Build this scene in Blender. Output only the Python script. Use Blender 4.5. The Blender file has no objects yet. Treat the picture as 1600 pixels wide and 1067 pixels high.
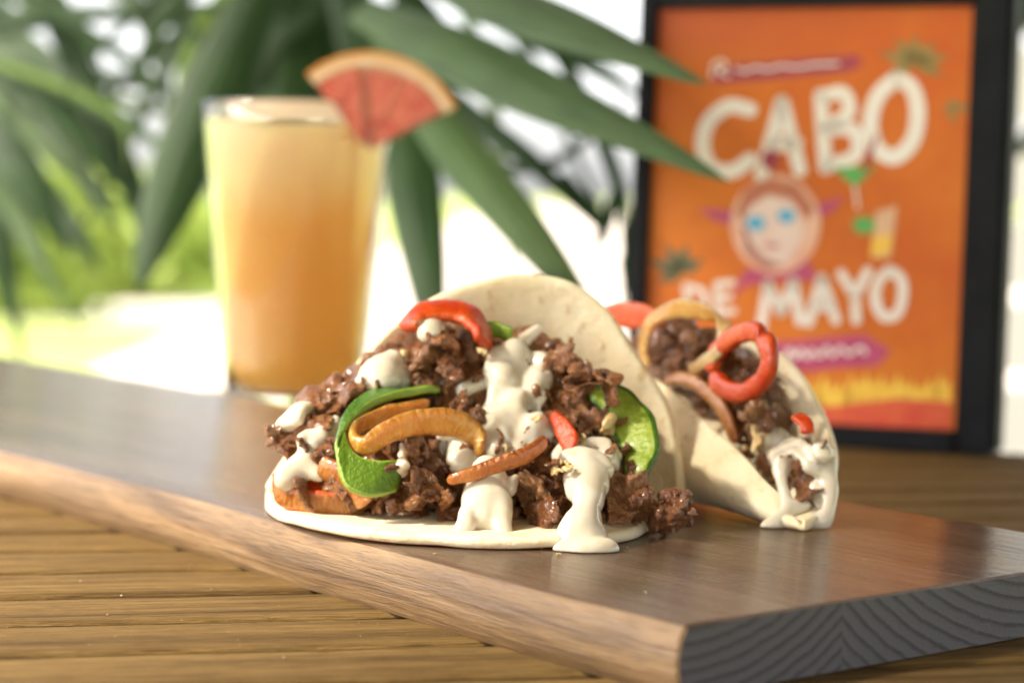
import bpy, bmesh, math, random
import numpy as np
from mathutils import Vector, Matrix, Euler

random.seed(7); rng = np.random.default_rng(7)
S = 0.01                                   # meshes are written in centimetres, roots are scaled to metres
scene = bpy.context.scene
COL = scene.collection

# ------------------------------------------------------------------ camera, sky, sun, exposure
FPX, PITCH, ROLL, CAMZ = 3290.0, 0.0725, 0.018, 10.75     # focal length in photo pixels, radians, cm above the table
W0, H0 = 1600.0, 1067.0
_f = np.array([0, math.cos(PITCH), -math.sin(PITCH)]); _r = np.array([1., 0, 0]); _u = np.array([0, math.sin(PITCH), math.cos(PITCH)])
_R = math.cos(ROLL)*_r + math.sin(ROLL)*_u; _U = -math.sin(ROLL)*_r + math.cos(ROLL)*_u
cd = bpy.data.cameras.new('camera'); cam = bpy.data.objects.new('camera', cd); COL.objects.link(cam)
cd.sensor_width = 36; cd.lens = FPX/W0*36; cd.clip_start = 0.02; cd.clip_end = 500
cam.matrix_world = Matrix(((_R[0], _U[0], -_f[0], 0), (_R[1], _U[1], -_f[1], 0), (_R[2], _U[2], -_f[2], CAMZ*S), (0, 0, 0, 1)))
cd.dof.use_dof = True; cd.dof.focus_distance = 0.528; cd.dof.aperture_fstop = 8.8
scene.camera = cam

SUN_EL, SUN_AZ = math.radians(44), math.radians(-100)      # azimuth from +y (view direction), clockwise; negative = from the left
world = bpy.data.worlds.new('World'); scene.world = world; world.use_nodes = True
wn = world.node_tree.nodes; wl = world.node_tree.links
sky = wn.new('ShaderNodeTexSky'); sky.sky_type = 'NISHITA'; sky.sun_disc = False
sky.sun_elevation = SUN_EL; sky.sun_rotation = SUN_AZ; sky.dust_density = 2.0; sky.air_density = 1.0
hs = wn.new('ShaderNodeHueSaturation'); hs.inputs['Saturation'].default_value = 0.12
wl.new(sky.outputs[0], hs.inputs['Color']); wl.new(hs.outputs[0], wn['Background'].inputs[0])
wn['Background'].inputs[1].default_value = 0.15
sd = bpy.data.lights.new('sun', 'SUN'); sd.energy = 3.7; sd.angle = math.radians(8); sd.color = (1, .90, .74)
sun = bpy.data.objects.new('sun', sd); COL.objects.link(sun)
_sdir = Vector((math.sin(SUN_AZ)*math.cos(SUN_EL), math.cos(SUN_AZ)*math.cos(SUN_EL), math.sin(SUN_EL)))
sun.rotation_euler = _sdir.to_track_quat('Z', 'Y').to_euler(); sun.location = _sdir*5
scene.view_settings.view_transform = 'Standard'; scene.view_settings.look = 'None'
scene.view_settings.exposure = 1.68; scene.view_settings.gamma = 1
scene.render.engine = 'CYCLES'
scene.cycles.use_denoising = True
scene.cycles.max_bounces = 10; scene.cycles.transparent_max_bounces = 12

# ------------------------------------------------------------------ helpers
def pix(px, py, D):
    """a point in cm seen at a photo pixel, D cm away along the ground"""
    d = _f + _R*(px-W0/2)/FPX - _U*(py-H0/2)/FPX
    t = D/d[1]
    return np.array([0, 0, CAMZ]) + d*t
def pixz(px, py, z):
    d = _f + _R*(px-W0/2)/FPX - _U*(py-H0/2)/FPX
    return np.array([0, 0, CAMZ]) + d*((z-CAMZ)/d[2])
def proj(P):
    P = np.asarray(P, float) - np.array([0, 0, CAMZ]); z = P@_f
    return W0/2 + FPX*(P@_R)/z, H0/2 - FPX*(P@_U)/z

def mesh(name, verts, faces, smooth=True, mats=None, midx=None):
    me = bpy.data.meshes.new(name)
    me.from_pydata([tuple(map(float, v)) for v in verts], [], [tuple(map(int, f)) for f in faces])
    if smooth: me.polygons.foreach_set('use_smooth', [True]*len(me.polygons))
    for m in (mats or []): me.materials.append(m)
    if midx is not None: me.polygons.foreach_set('material_index', [int(i) for i in midx])
    me.update(); return me
def obj(name, me, mat=None, parent=None):
    o = bpy.data.objects.new(name, me); COL.objects.link(o)
    if mat is not None and len(me.materials) == 0: me.materials.append(mat)
    if parent is None: o.scale = (S, S, S)
    else:
        o.parent = parent
        root = parent
        while root.parent: root = root.parent
        if parent is root: o.location = -Vector(root.location)/S if root.get('_emp') else (0, 0, 0)
    return o
def tag(o, label=None, cat=None, group=None, kind=None):
    if label: o['label'] = label
    if cat: o['category'] = cat
    if group: o['group'] = group
    if kind: o['kind'] = kind
    return o
def thing(name, base, label, cat, group=None):
    o = bpy.data.objects.new(name, None); COL.objects.link(o)
    o.location = Vector(base)*S; o.scale = (S, S, S); o['_emp'] = 1; o.empty_display_size = .01
    return tag(o, label, cat, group)
def place(name, me, parent, pos, rot=(0, 0, 0), sc=1.0, mat=None):
    """an instance of a mesh under a thing; pos in world cm"""
    o = bpy.data.objects.new(name, me); COL.objects.link(o)
    if parent is None:
        o.location = Vector(pos)*S; o.scale = tuple(np.ones(3)*sc*S)
    else:
        o.parent = parent; o.location = Vector(pos) - Vector(parent.location)/S; o.scale = tuple(np.ones(3)*sc)
    o.rotation_euler = rot
    return o
def catmull(P, n):
    P = np.asarray(P, float); m = len(P)
    if m == 2: return P[0] + (P[1]-P[0])*np.linspace(0, 1, n)[:, None]
    L = np.r_[0, np.cumsum(np.linalg.norm(np.diff(P[:, :3], axis=0), axis=1)+1e-6)]
    t = np.linspace(0, L[-1], n); out = np.zeros((n, P.shape[1]))
    T = np.zeros_like(P)
    T[1:-1] = (P[2:]-P[:-2])/(L[2:]-L[:-2])[:, None]; T[0] = (P[1]-P[0])/(L[1]-L[0]); T[-1] = (P[-1]-P[-2])/(L[-1]-L[-2])
    k = np.clip(np.searchsorted(L, t, side='right')-1, 0, m-2); h = (L[k+1]-L[k])[:, None]; u = ((t-L[k])[:, None])/h
    return ((2*u**3-3*u**2+1)*P[k] + (u**3-2*u**2+u)*h*T[k] + (-2*u**3+3*u**2)*P[k+1] + (u**3-u**2)*h*T[k+1])
def _h(i, j, k, s):
    n = (i*73856093) ^ (j*19349663) ^ (k*83492791) ^ (s*2654435)
    n = (n ^ (n >> 13))*1274126177 & 0x7fffffff
    n = (n ^ (n >> 16))*1103515245 & 0x7fffffff
    return (n & 0xffff)/32768.0 - 1
def vnoise(P, s=0):
    P = np.asarray(P, float); I = np.floor(P).astype(np.int64); f = P-I; f = f*f*(3-2*f); r = 0
    for a in (0, 1):
        for b in (0, 1):
            for c in (0, 1):
                w = (f[..., 0] if a else 1-f[..., 0])*(f[..., 1] if b else 1-f[..., 1])*(f[..., 2] if c else 1-f[..., 2])
                r = r + w*_h(I[..., 0]+a, I[..., 1]+b, I[..., 2]+c, s)
    return r
def fbm(P, o=3, s=0):
    return sum(vnoise(np.asarray(P)*2**k, s+k)*0.5**k for k in range(o))
def surface_nets(F, org, h):
    neg = F < 0; n = np.array(F.shape)-1
    c = lambda A, x, y, z: A[x:x+n[0], y:y+n[1], z:z+n[2]]
    cnt = sum(c(neg, x, y, z).astype(np.int8) for x in (0, 1) for y in (0, 1) for z in (0, 1))
    idx = np.argwhere((cnt > 0) & (cnt < 8)); vid = -np.ones(tuple(n), np.int64); vid[tuple(idx.T)] = np.arange(len(idx))
    acc = np.zeros((len(idx), 3)); num = np.zeros(len(idx)); cor = [(x, y, z) for x in (0, 1) for y in (0, 1) for z in (0, 1)]
    for a in cor:
        for ax in range(3):
            if a[ax]: continue
            b = list(a); b[ax] = 1
            fa = F[idx[:, 0]+a[0], idx[:, 1]+a[1], idx[:, 2]+a[2]]; fb = F[idx[:, 0]+b[0], idx[:, 1]+b[1], idx[:, 2]+b[2]]
            m = (fa < 0) != (fb < 0); t = np.where(m, fa/(np.where(m, fa-fb, 1)), 0)
            p = np.array(a, float)[None].repeat(len(idx), 0); p[:, ax] += t
            acc += p*m[:, None]; num += m
    V = (idx + acc/num[:, None])*h + np.asarray(org)
    Q = []
    for ax in range(3):
        o1, o2 = (ax+1) % 3, (ax+2) % 3
        sl0 = [slice(None)]*3; sl1 = [slice(None)]*3; sl0[ax] = slice(0, -1); sl1[ax] = slice(1, None)
        A = neg[tuple(sl0)]; B = neg[tuple(sl1)]
        e = np.argwhere(A != B); e = e[(e[:, o1] > 0) & (e[:, o2] > 0) & (e[:, o1] < F.shape[o1]-1) & (e[:, o2] < F.shape[o2]-1)]
        def g(d1, d2):
            k = e.copy(); k[:, o1] -= d1; k[:, o2] -= d2; return vid[tuple(k.T)]
        q = np.stack([g(1, 1), g(0, 1), g(0, 0), g(1, 0)], 1)
        fl = A[tuple(e.T)]; q[~fl] = q[~fl][:, ::-1]; Q.append(q)
    Q = np.concatenate(Q); Q = Q[(Q >= 0).all(1)]
    return V, Q
def drop_islands(V, Q, least=0.0):
    """keep the largest connected piece (or every piece with at least that share of vertices)"""
    lab = np.arange(len(V))
    for _ in range(400):
        m = lab[Q].min(1); new = lab.copy(); np.minimum.at(new, Q.ravel(), np.repeat(m, 4)); new = new[new]
        if (new == lab).all(): break
        lab = new
    u, inv, c = np.unique(lab, return_inverse=True, return_counts=True)
    ok = (c >= least*len(V)) if least else (c == c.max()); keep = ok[inv]; idx = np.cumsum(keep)-1
    return V[keep], idx[Q[keep[Q[:, 0]]]]
def blob_field(org, h, shape, sph, k, ys=1.0):
    """smooth union of spheres (x,y,z,r) on a grid, exponential blend of width k"""
    acc = np.zeros(shape)
    for x, y, z, r in sph:
        R = r + 5*k
        lo = np.maximum(np.floor((np.array([x, y, z])-R-org)/h).astype(int), 0); hi = np.minimum(np.ceil((np.array([x, y, z])+R-org)/h).astype(int)+1, shape)
        if (hi <= lo).any(): continue
        g = [np.arange(lo[i], hi[i])*h+org[i] for i in range(3)]
        d = np.sqrt((g[0][:, None, None]-x)**2+((g[1][None, :, None]-y)*ys)**2+(g[2][None, None, :]-z)**2)-r
        acc[lo[0]:hi[0], lo[1]:hi[1], lo[2]:hi[2]] += np.exp(np.clip(-d/k, -30, 30))
    return -k*np.log(np.maximum(acc, 1e-9))

# ------------------------------------------------------------------ materials
class Mat:
    def __init__(s, name):
        s.m = bpy.data.materials.new(name); s.m.use_nodes = True; s.t = s.m.node_tree; s.n = s.t.nodes
        s.b = s.n['Principled BSDF']; s.tc = None
    def new(s, ty, **kw):
        n = s.n.new('ShaderNode'+ty)
        for k, v in kw.items(): setattr(n, k, v)
        return n
    def link(s, a, b): s.t.links.new(a, b)
    def put(s, inp, v):
        if isinstance(v, bpy.types.NodeSocket): s.link(v, inp)
        else: inp.default_value = v
    def coord(s, scale=(1, 1, 1), loc=(0, 0, 0), rot=(0, 0, 0)):
        tc = s.new('TexCoord'); mp = s.new('Mapping'); s.link(tc.outputs['Object'], mp.inputs[0])
        mp.inputs['Scale'].default_value = scale; mp.inputs['Location'].default_value = loc; mp.inputs['Rotation'].default_value = rot
        return mp.outputs[0]
    def rnd(s): return s.new('ObjectInfo').outputs['Random']
    def noise(s, v, scale, detail=4, rough=.55, dist=0):
        n = s.new('TexNoise'); s.link(v, n.inputs['Vector']); n.inputs['Scale'].default_value = scale
        n.inputs['Detail'].default_value = detail; n.inputs['Roughness'].default_value = rough; n.inputs['Distortion'].default_value = dist
        return n.outputs[0]
    def ramp(s, f, stops, interp='LINEAR'):
        r = s.new('ValToRGB'); s.put(r.inputs[0], f); e = r.color_ramp.elements; r.color_ramp.interpolation = interp
        while len(e) < len(stops): e.new(.5)
        for el, (p, c) in zip(e, stops): el.position = p; el.color = (*c, 1) if len(c) == 3 else c
        return r.outputs[0]
    def g(s, f, a, b):
        if a > b: return s.ramp(f, [(b, (1, 1, 1)), (a, (0, 0, 0))])
        return s.ramp(f, [(a, (0, 0, 0)), (b, (1, 1, 1))])
    def mix(s, f, a, b, ty='MIX'):
        n = s.new('MixRGB', blend_type=ty); s.put(n.inputs[0], f)
        for i, v in ((1, a), (2, b)): s.put(n.inputs[i], v if isinstance(v, bpy.types.NodeSocket) else (*v, 1))
        return n.outputs[0]
    def math(s, op, a, b=0, c=0):
        n = s.new('Math', operation=op); s.put(n.inputs[0], a); s.put(n.inputs[1], b); s.put(n.inputs[2], c); return n.outputs[0]
    def bump(s, h, dist, strength=1.0):
        n = s.new('Bump'); s.link(h, n.inputs['Height']); n.inputs['Distance'].default_value = dist; n.inputs['Strength'].default_value = strength
        s.link(n.outputs[0], s.b.inputs['Normal']); return n
    def set(s, **kw):
        nm = {'col': 'Base Color', 'rough': 'Roughness', 'spec': 'Specular IOR Level', 'sss': 'Subsurface Weight', 'coat': 'Coat Weight', 'coatr': 'Coat Roughness',
              'trans': 'Transmission Weight', 'ior': 'IOR', 'metal': 'Metallic', 'rad': 'Subsurface Radius', 'sscale': 'Subsurface Scale'}
        for k, v in kw.items():
            i = s.b.inputs[nm[k]]
            if k == 'col' and not isinstance(v, bpy.types.NodeSocket): v = (*v, 1)
            s.put(i, v)
        return s

def m_tortilla():
    M = Mat('tortilla'); v = M.coord()
    n1 = M.noise(v, .55, 3); n2 = M.noise(v, 2.2, 5, .6); n3 = M.noise(v, 9, 4)
    c = M.mix(M.g(n1, .35, .7), (.86, .74, .52), (.80, .655, .41))
    c = M.mix(M.math('MULTIPLY', M.g(n2, .58, .70), .7), c, (.55, .33, .13)); n5 = M.noise(v, .9, 4, .6); c = M.mix(M.math('MULTIPLY', M.g(n5, .56, .72), .4), c, (.66, .46, .22))
    c = M.mix(M.math('MULTIPLY', M.g(n3, .60, .75), .18), c, (.55, .40, .22))
    M.set(col=c, rough=.55, sss=.35, rad=(1, .6, .3), sscale=.0035, spec=.35)
    M.bump(M.math('ADD', M.math('MULTIPLY', n2, 1.0), M.math('MULTIPLY', n3, .3)), .0006); return M.m
def m_meat():
    M = Mat('beef'); v = M.coord(); r = M.rnd()
    n1 = M.noise(v, 1.6, 3, .6); n2 = M.noise(v, 6, 5, .7); n3 = M.noise(M.coord((1, 3, 1)), 13, 4, .65); n4 = M.noise(v, 3.3, 3, .5, .6)
    c = M.mix(M.g(n1, .38, .62), (.42, .125, .028), (.68, .27, .075))
    c = M.mix(M.math('MULTIPLY', M.g(n2, .52, .68), .75), c, (.82, .42, .14))
    c = M.mix(M.math('MULTIPLY', M.g(n2, .46, .34), .8), c, (.15, .045, .014))
    c = M.mix(M.math('MULTIPLY', M.g(n4, .58, .70), .7), c, (.60, .21, .06))
    c = M.mix(M.math('MULTIPLY', r, .5), c, (.48, .165, .05))
    c = M.mix(M.math('MULTIPLY', M.g(r, .62, .95), .6), c, (.19, .060, .018)); c = M.mix(M.math('MULTIPLY', M.g(r, .35, .05), .45), c, (.66, .33, .14))
    M.set(col=c, rough=M.ramp(n2, [(.35, (.18,)*3), (.65, (.46,)*3)]), spec=.5, coat=.55, coatr=.08)
    M.bump(M.math('ADD', n2, M.math('MULTIPLY', n3, .8)), .0055, 1.0); return M.m
def m_orange_beef():  # beef in a lighter orange-brown tone
    M = Mat('orange_brown_beef'); v = M.coord(); n = M.noise(v, 3, 5, .65); n2 = M.noise(v, 9, 4, .6)
    c = M.mix(M.g(n, .36, .64), (.34, .125, .05), (.66, .33, .15)); c = M.mix(M.math('MULTIPLY', M.g(n2, .5, .36), .6), c, (.20, .07, .03))
    M.set(col=c, rough=.32, spec=.45, coat=.2, coatr=.15); M.bump(M.math('ADD', n, n2), .003); return M.m
def m_sauce():
    M = Mat('sauce'); v = M.coord(); n = M.noise(v, 1.3, 3); n2 = M.noise(v, 4, 3)
    c = M.mix(M.g(n, .35, .7), (.73, .655, .53), (.68, .58, .42))
    c = M.mix(M.math('MULTIPLY', M.g(n2, .64, .8), .3), c, (.62, .38, .22))
    M.set(col=c, rough=.11, sss=.5, rad=(1, .7, .42), sscale=.003, spec=.5, coat=.35, coatr=.06)
    tp = M.new('BsdfTransparent'); mx = M.new('MixShader'); mx.inputs[0].default_value = .03
    M.link(M.b.outputs[0], mx.inputs[1]); M.link(tp.outputs[0], mx.inputs[2]); M.link(mx.outputs[0], M.n['Material Output'].inputs[0]); return M.m
def m_pepper(name, skin, skin2, gloss=.22):
    M = Mat(name); v = M.coord(); n = M.noise(v, 1.5, 4); n2 = M.noise(v, 7, 4)
    c = M.mix(M.g(n, .35, .65), skin, skin2); c = M.mix(M.math('MULTIPLY', M.g(n2, .66, .76), .5), c, tuple(x*.35 for x in skin))
    M.set(col=c, rough=gloss+.08, sss=.10, rad=(.8, .5, .2), sscale=.002, spec=.4, coat=.10, coatr=.1); M.bump(n2, .0006); return M.m
def m_onion(name, a, b, tr=.0):
    M = Mat(name); at = M.new('Attribute', attribute_name='uvs'); mp = M.new('Mapping'); M.link(at.outputs['Vector'], mp.inputs[0])
    mp.inputs['Scale'].default_value = (9, 1.5, 1); st = M.noise(mp.outputs[0], 1.0, 3, .5, .3); v = M.coord(); n = M.noise(v, 1.6, 3); e = M.noise(v, 5, 4)
    sp = M.new('SeparateXYZ'); M.link(at.outputs['Vector'], sp.inputs[0]); ed = M.math('ADD', M.math('ABSOLUTE', sp.outputs[2]), M.math('MULTIPLY', M.math('SUBTRACT', e, .5), .5))
    c = M.mix(M.g(n, .35, .65), a, b); c = M.mix(M.math('MULTIPLY', M.g(st, .52, .75), .12), c, tuple(min(1, x*1.3+.05) for x in b))
    c = M.mix(M.math('MULTIPLY', M.g(ed, .72, 1.0), .75), c, tuple(x*.45 for x in a))
    M.set(col=c, rough=.15, sss=.6, rad=(1, .5, .12), sscale=.006, coat=.6, coatr=.06); M.bump(M.math('ADD', st, M.math('MULTIPLY', e, .4)), .0016, .7)
    tr = M.new('BsdfTranslucent'); M.link(c, tr.inputs[0]); mx = M.new('MixShader'); mx.inputs[0].default_value = .3
    M.link(M.b.outputs[0], mx.inputs[1]); M.link(tr.outputs[0], mx.inputs[2]); M.link(mx.outputs[0], M.n['Material Output'].inputs[0]); return M.m
def m_cheese():
    M = Mat('fried_crumb'); v = M.coord(); n = M.noise(v, 3, 4); n2 = M.noise(v, 14, 4)
    c = M.mix(M.g(n, .35, .65), (.80, .62, .33), (.70, .45, .17)); M.set(col=c, rough=.5, sss=.3, rad=(1, .6, .25), sscale=.002); M.bump(n2, .0012); return M.m
def m_plank():
    M = Mat('table_wood'); tc = M.coord(); r = M.rnd()
    cmb = M.new('CombineXYZ'); M.link(M.math('MULTIPLY', r, 300), cmb.inputs[0]); M.link(M.math('MULTIPLY', r, 77), cmb.inputs[1])
    ad = M.new('VectorMath', operation='ADD'); M.link(tc, ad.inputs[0]); M.link(cmb.outputs[0], ad.inputs[1])
    def st(sx, sy):
        m = M.new('Mapping'); M.link(ad.outputs[0], m.inputs[0]); m.inputs['Scale'].default_value = (sx, sy, sy); return m.outputs[0]
    a = M.noise(st(.035, 1.3), 1, 5, .6, .4); b = M.noise(st(.12, 7), 1, 5, .65, .2); f = M.noise(st(.5, 22), 1, 4, .7); sp = M.noise(st(1, 1.6), 1.2, 4)
    c = M.ramp(a, [(.28, (.085, .050, .017)), (.46, (.185, .118, .044)), (.60, (.27, .18, .072)), (.75, (.165, .102, .038))])
    c = M.mix(M.math('MULTIPLY', M.g(b, .50, .64), .55), c, (.11, .064, .023)); c = M.mix(M.math('MULTIPLY', M.g(f, .50, .66), .6), c, (.40, .29, .14))
    c = M.mix(M.math('MULTIPLY', M.g(f, .47, .36), .75), c, (.060, .034, .013)); c = M.mix(M.math('MULTIPLY', M.g(sp, .55, .72), .35), c, (.13, .085, .04))
    c = M.mix(M.math('MULTIPLY', r, .3), c, (.15, .088, .028)); c = M.mix(1.0, c, (1.08, .97, .75), "MULTIPLY")
    M.set(col=c, rough=.7, spec=.15); M.bump(M.math('ADD', b, M.math('MULTIPLY', f, .6)), .0022); return M.m
def m_board(kind):
    M = Mat('board_'+kind)
    if kind == 'end':
        tc = M.new('TexCoord'); sx = M.new('SeparateXYZ'); M.link(tc.outputs['Object'], sx.inputs[0]); y, z = sx.outputs[1], sx.outputs[2]
        wob = M.noise(M.coord((1, 1, 1)), 1.4, 3); wob2 = M.noise(M.coord((1, 1, 1)), 9, 3)
        side = M.math('GREATER_THAN', y, 4.9)
        def rings(cy, cz, fr):
            d = M.math('SQRT', M.math('ADD', M.math('POWER', M.math('SUBTRACT', y, cy), 2), M.math('POWER', M.math('SUBTRACT', z, cz), 2)))
            d = M.math('ADD', d, M.math('MULTIPLY', wob, .16)); d = M.math('ADD', d, M.math('MULTIPLY', wob2, .075))
            return M.math('FRACT', M.math('MULTIPLY', d, fr))
        A = rings(.2, 7.5, 3.3); B = rings(12.5, 9.5, 3.0)
        w = M.math('ADD', M.math('MULTIPLY', A, M.math('SUBTRACT', 1, side)), M.math('MULTIPLY', B, side))
        n = M.noise(M.coord((1, 1, 1)), 3, 5); n3 = M.noise(M.coord((1, 1, 1)), 30, 3)
        c = M.ramp(w, [(0, (.055, .052, .054)), (.10, (.06, .057, .06)), (.32, (.125, .120, .128)), (.85, (.14, .137, .147)), (1, (.047, .046, .05))])  # blue-grey of the sky light painted into the end-grain rings
        c = M.mix(M.math('MULTIPLY', M.g(n3, .55, .7), .5), c, (.03, .03, .035)); c = M.mix(M.math('MULTIPLY', M.g(n, .55, .7), .35), c, (.17, .115, .08))
        M.set(col=c, rough=.45, spec=.5); M.bump(M.math('ADD', w, n3), .0005); return M.m
    v = lambda a, b: M.coord((a, b, b))
    a = M.noise(v(.05, .55), 1, 5, .6, .6); b = M.noise(v(.22, 4), 1, 5, .65, .3); f = M.noise(v(.9, 16), 1, 4, .7)
    if kind == 'top':
        c = M.ramp(a, [(.30, (.060, .036, .022)), (.52, (.105, .064, .040)), (.72, (.150, .096, .062))])
        c = M.mix(M.math('MULTIPLY', M.g(b, .52, .72), .55), c, (.050, .030, .019)); c = M.mix(M.math('MULTIPLY', M.g(f, .52, .72), .35), c, (.20, .14, .10))
        M.set(col=c, rough=M.ramp(b, [(.3, (.08,)*3), (.7, (.20,)*3)]), spec=.75)
    else:
        c = M.ramp(a, [(.36, (.085, .046, .019)), (.50, (.22, .130, .056)), (.64, (.34, .215, .105))])
        c = M.mix(M.math('MULTIPLY', M.g(b, .52, .72), .5), c, (.20, .12, .07)); c = M.mix(M.math('MULTIPLY', M.g(f, .54, .66), .8), c, (.10, .058, .034))
        M.set(col=c, rough=.42, spec=.45)
    M.bump(M.math('ADD', b, M.math('MULTIPLY', f, .5)), .0004 if kind == 'top' else .0007); return M.m
def m_leaf(name, a, b):
    M = Mat(name); at = M.new('Attribute', attribute_name='uvs'); mp = M.new('Mapping'); M.link(at.outputs['Vector'], mp.inputs[0]); mp.inputs['Scale'].default_value = (.6, 9, 1)
    st = M.noise(mp.outputs[0], 1, 4); r = M.rnd(); n = M.noise(M.coord(), .12, 3)
    c = M.mix(M.g(n, .35, .65), a, b); c = M.mix(M.math('MULTIPLY', M.g(st, .48, .62), .7), c, tuple(x*1.7 for x in b)); c = M.mix(M.math('MULTIPLY', r, .35), c, tuple(x*.6 for x in a))
    M.set(col=c, rough=.5, spec=.25); M.bump(st, .0008)
    tr = M.new('BsdfTranslucent'); M.link(c, tr.inputs[0]); mx = M.new('MixShader'); mx.inputs[0].default_value = .22
    M.link(M.b.outputs[0], mx.inputs[1]); M.link(tr.outputs[0], mx.inputs[2]); M.link(mx.outputs[0], M.n['Material Output'].inputs[0]); return M.m
def m_plain(name, col, rough=.5, col2=None, sc=1.0, **kw):
    M = Mat(name); n = M.noise(M.coord(), sc, 4); c = M.mix(M.g(n, .35, .65), col, col2 or tuple(x*.85 for x in col)); M.set(col=c, rough=rough, **kw); return M.m

MT, MM, MS, MC = m_tortilla(), m_meat(), m_sauce(), m_cheese()
GSK, GFL = m_pepper('green_pepper_skin', (.040, .105, .010), (.07, .16, .012), .18), m_pepper('green_pepper_flesh', (.18, .29, .028), (.26, .36, .05), .3)
GIN = m_pepper('green_pepper_inside', (.085, .165, .012), (.13, .22, .018), .2); GIN2 = m_pepper('pale_green_pepper_inside', (.22, .30, .022), (.28, .34, .035), .2)
RSK, RFL = m_pepper('red_pepper_skin', (.44, .030, .003), (.54, .065, .006), .18), m_pepper('red_pepper_flesh', (.50, .045, .006), (.58, .095, .012), .3)
ONG = m_onion('golden_onion', (.66, .31, .045), (.78, .44, .10)); ONB = m_onion('brown_onion', (.44, .15, .03), (.60, .26, .06)); ONP = m_onion('pale_onion', (.66, .38, .13), (.78, .52, .24))

# ------------------------------------------------------------------ table
PYAW = math.radians(11.5)
TC = np.array([-20., 60.]); TR = 50.0
table = thing('slatted_table', (TC[0], TC[1], -74), 'honey-brown slatted wooden table under the serving board', 'table')
MP = m_plank(); pitch = 3.42; gap = .50
ca, sa = math.cos(PYAW), math.sin(PYAW)
k = -15
g0 = pix(500, 927, 55.3); off0 = (g0[0]-TC[0])*(-sa) + (g0[1]-TC[1])*ca     # one joint passes through here
ks = np.arange(math.ceil((-TR-off0)/pitch)-1, math.floor((TR-off0)/pitch)+1)
for k in ks:
    y0 = off0+k*pitch+gap/2; y1 = y0+pitch-gap
    ym = np.clip([y0, y1], -TR+.3, TR-.3)
    if y1 < -TR+1 or y0 > TR-1: continue
    n = 24; top = []
    for i, t in enumerate(np.linspace(0, 1, 5)):
        pass
    ys = np.linspace(ym[0], ym[1], 5); V = []; F = []
    prof = [(0, -2.2), (0, -.16), (.05, -.05), (.16, 0)]
    xl = [-math.sqrt(TR**2-min(abs(y), TR-.2)**2) for y in ys]
    # cross-section points: (y, z); ends follow the round rim
    sec = [(ym[0], -2.2), (ym[0], -.14), (ym[0]+.05, -.04), (ym[0]+.15, 0), ((ym[0]+ym[1])/2, .012), (ym[1]-.15, 0), (ym[1]-.05, -.04), (ym[1], -.14), (ym[1], -2.2)]
    ns = 25
    for i in range(ns):
        for (y, z) in sec:
            xe = math.sqrt(TR**2-min(abs(y), TR-.1)**2); x = -xe+2*xe*i/(ns-1)
            V.append((x, y, z + (.012*math.sin(x*.13+k*2.1) if z > -1 else 0)))
    m = len(sec)
    for i in range(ns-1):
        for j in range(m):
            a = i*m+j; b = i*m+(j+1) % m; F.append((a, a+m, b+m, b))
    F.append(tuple(range(m))); F.append(tuple(range((ns-1)*m+m-1, (ns-1)*m-1, -1)))
    me = mesh('plank', V, F, False); me.polygons.foreach_set('use_smooth', [len(p.vertices) == 4 for p in me.polygons]); me.materials.append(MP)
    place('plank', me, table, (TC[0], TC[1], 0), (0, 0, PYAW))
def box(name, c, s, mat, parent, rotz=0, bev=.0):
    bm = bmesh.new(); bmesh.ops.create_cube(bm, size=1); bmesh.ops.scale(bm, vec=s, verts=bm.verts)
    if bev: bmesh.ops.bevel(bm, geom=bm.edges[:], offset=bev, segments=2, affect='EDGES')
    me = bpy.data.meshes.new(name); bm.to_mesh(me); bm.free(); me.materials.append(mat)
    o = place(name, me, parent, c, (0, 0, rotz)); return o
for dx in (-28, 28):
    box('crossbar', (TC[0]+dx*ca, TC[1]+dx*sa, -3.7), (6, 78, 2.9), MP, table, PYAW, .2)
    for dy in (-28, 28):
        box('leg', (TC[0]+dx*ca-dy*sa, TC[1]+dx*sa+dy*ca, -39.6), (5.5, 5.5, 68.7), MP, table, PYAW, .3)

# ------------------------------------------------------------------ serving board
BZ, BT, BW, BL = 1.65, 1.65, 16.4, 78.0
BY = -0.907; BC = np.array([3.70, 43.80])
# local frame: x along the length (0 at the near end, negative away), y across towards the far edge, z up from the table
ny = 10
sec = [(.16, 0), (.06, .12), (-.10, .42), (-.17, .80), (-.13, 1.18), (-.02, 1.50), (.06, 1.60), (.16, 1.65)]
sec += [(BW*t, 1.65) for t in np.linspace(.1, .98, 8)] + [(BW-.08, 1.63), (BW, 1.52), (BW, .1), (BW-.1, 0)]
kind = []
m = len(sec); nx = 90; V = []; F = []; MI = []
for i in range(nx):
    x = -BL*(max(0, i-1)/(nx-2)) - (.07 if i == 1 else 0)
    for j, (y, z) in enumerate(sec):
        yy = y + (.07*math.sin(x*.21)+.05*math.sin(x*.57+1) if j < 8 else 0)*(1 if j < 8 else 0)
        xx = x
        if i == 0: yy = yy + (.06 if j < 8 else -.06 if j > 15 else 0); z = z + (.06 if z < .3 else -.06 if z > 1.4 else 0)
        V.append((xx, yy, z))
for i in range(nx-1):
    for j in range(m):
        a = i*m+j; b = i*m+(j+1) % m
        F.append((a, b, b+m, a+m)); MI.append(1 if j < 6 else 0)
F.append(tuple(range(m))[::-1]); MI.append(2); F.append(tuple(range((nx-1)*m, nx*m))); MI.append(2)
me = mesh('serving_board', V, F, True, [m_board('top'), m_board('side'), m_board('end')], MI)
for p in me.polygons:
    if len(p.vertices) > 4: p.use_smooth = False
me.set_sharp_from_angle(angle=math.radians(38))
board = obj('serving_board', me); board.location = (BC[0]*S, BC[1]*S, .002*S); board.rotation_euler = (0, 0, BY)
tag(board, 'long dark-stained wooden serving board with a pale rounded edge, under both tacos', 'serving board')

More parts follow.
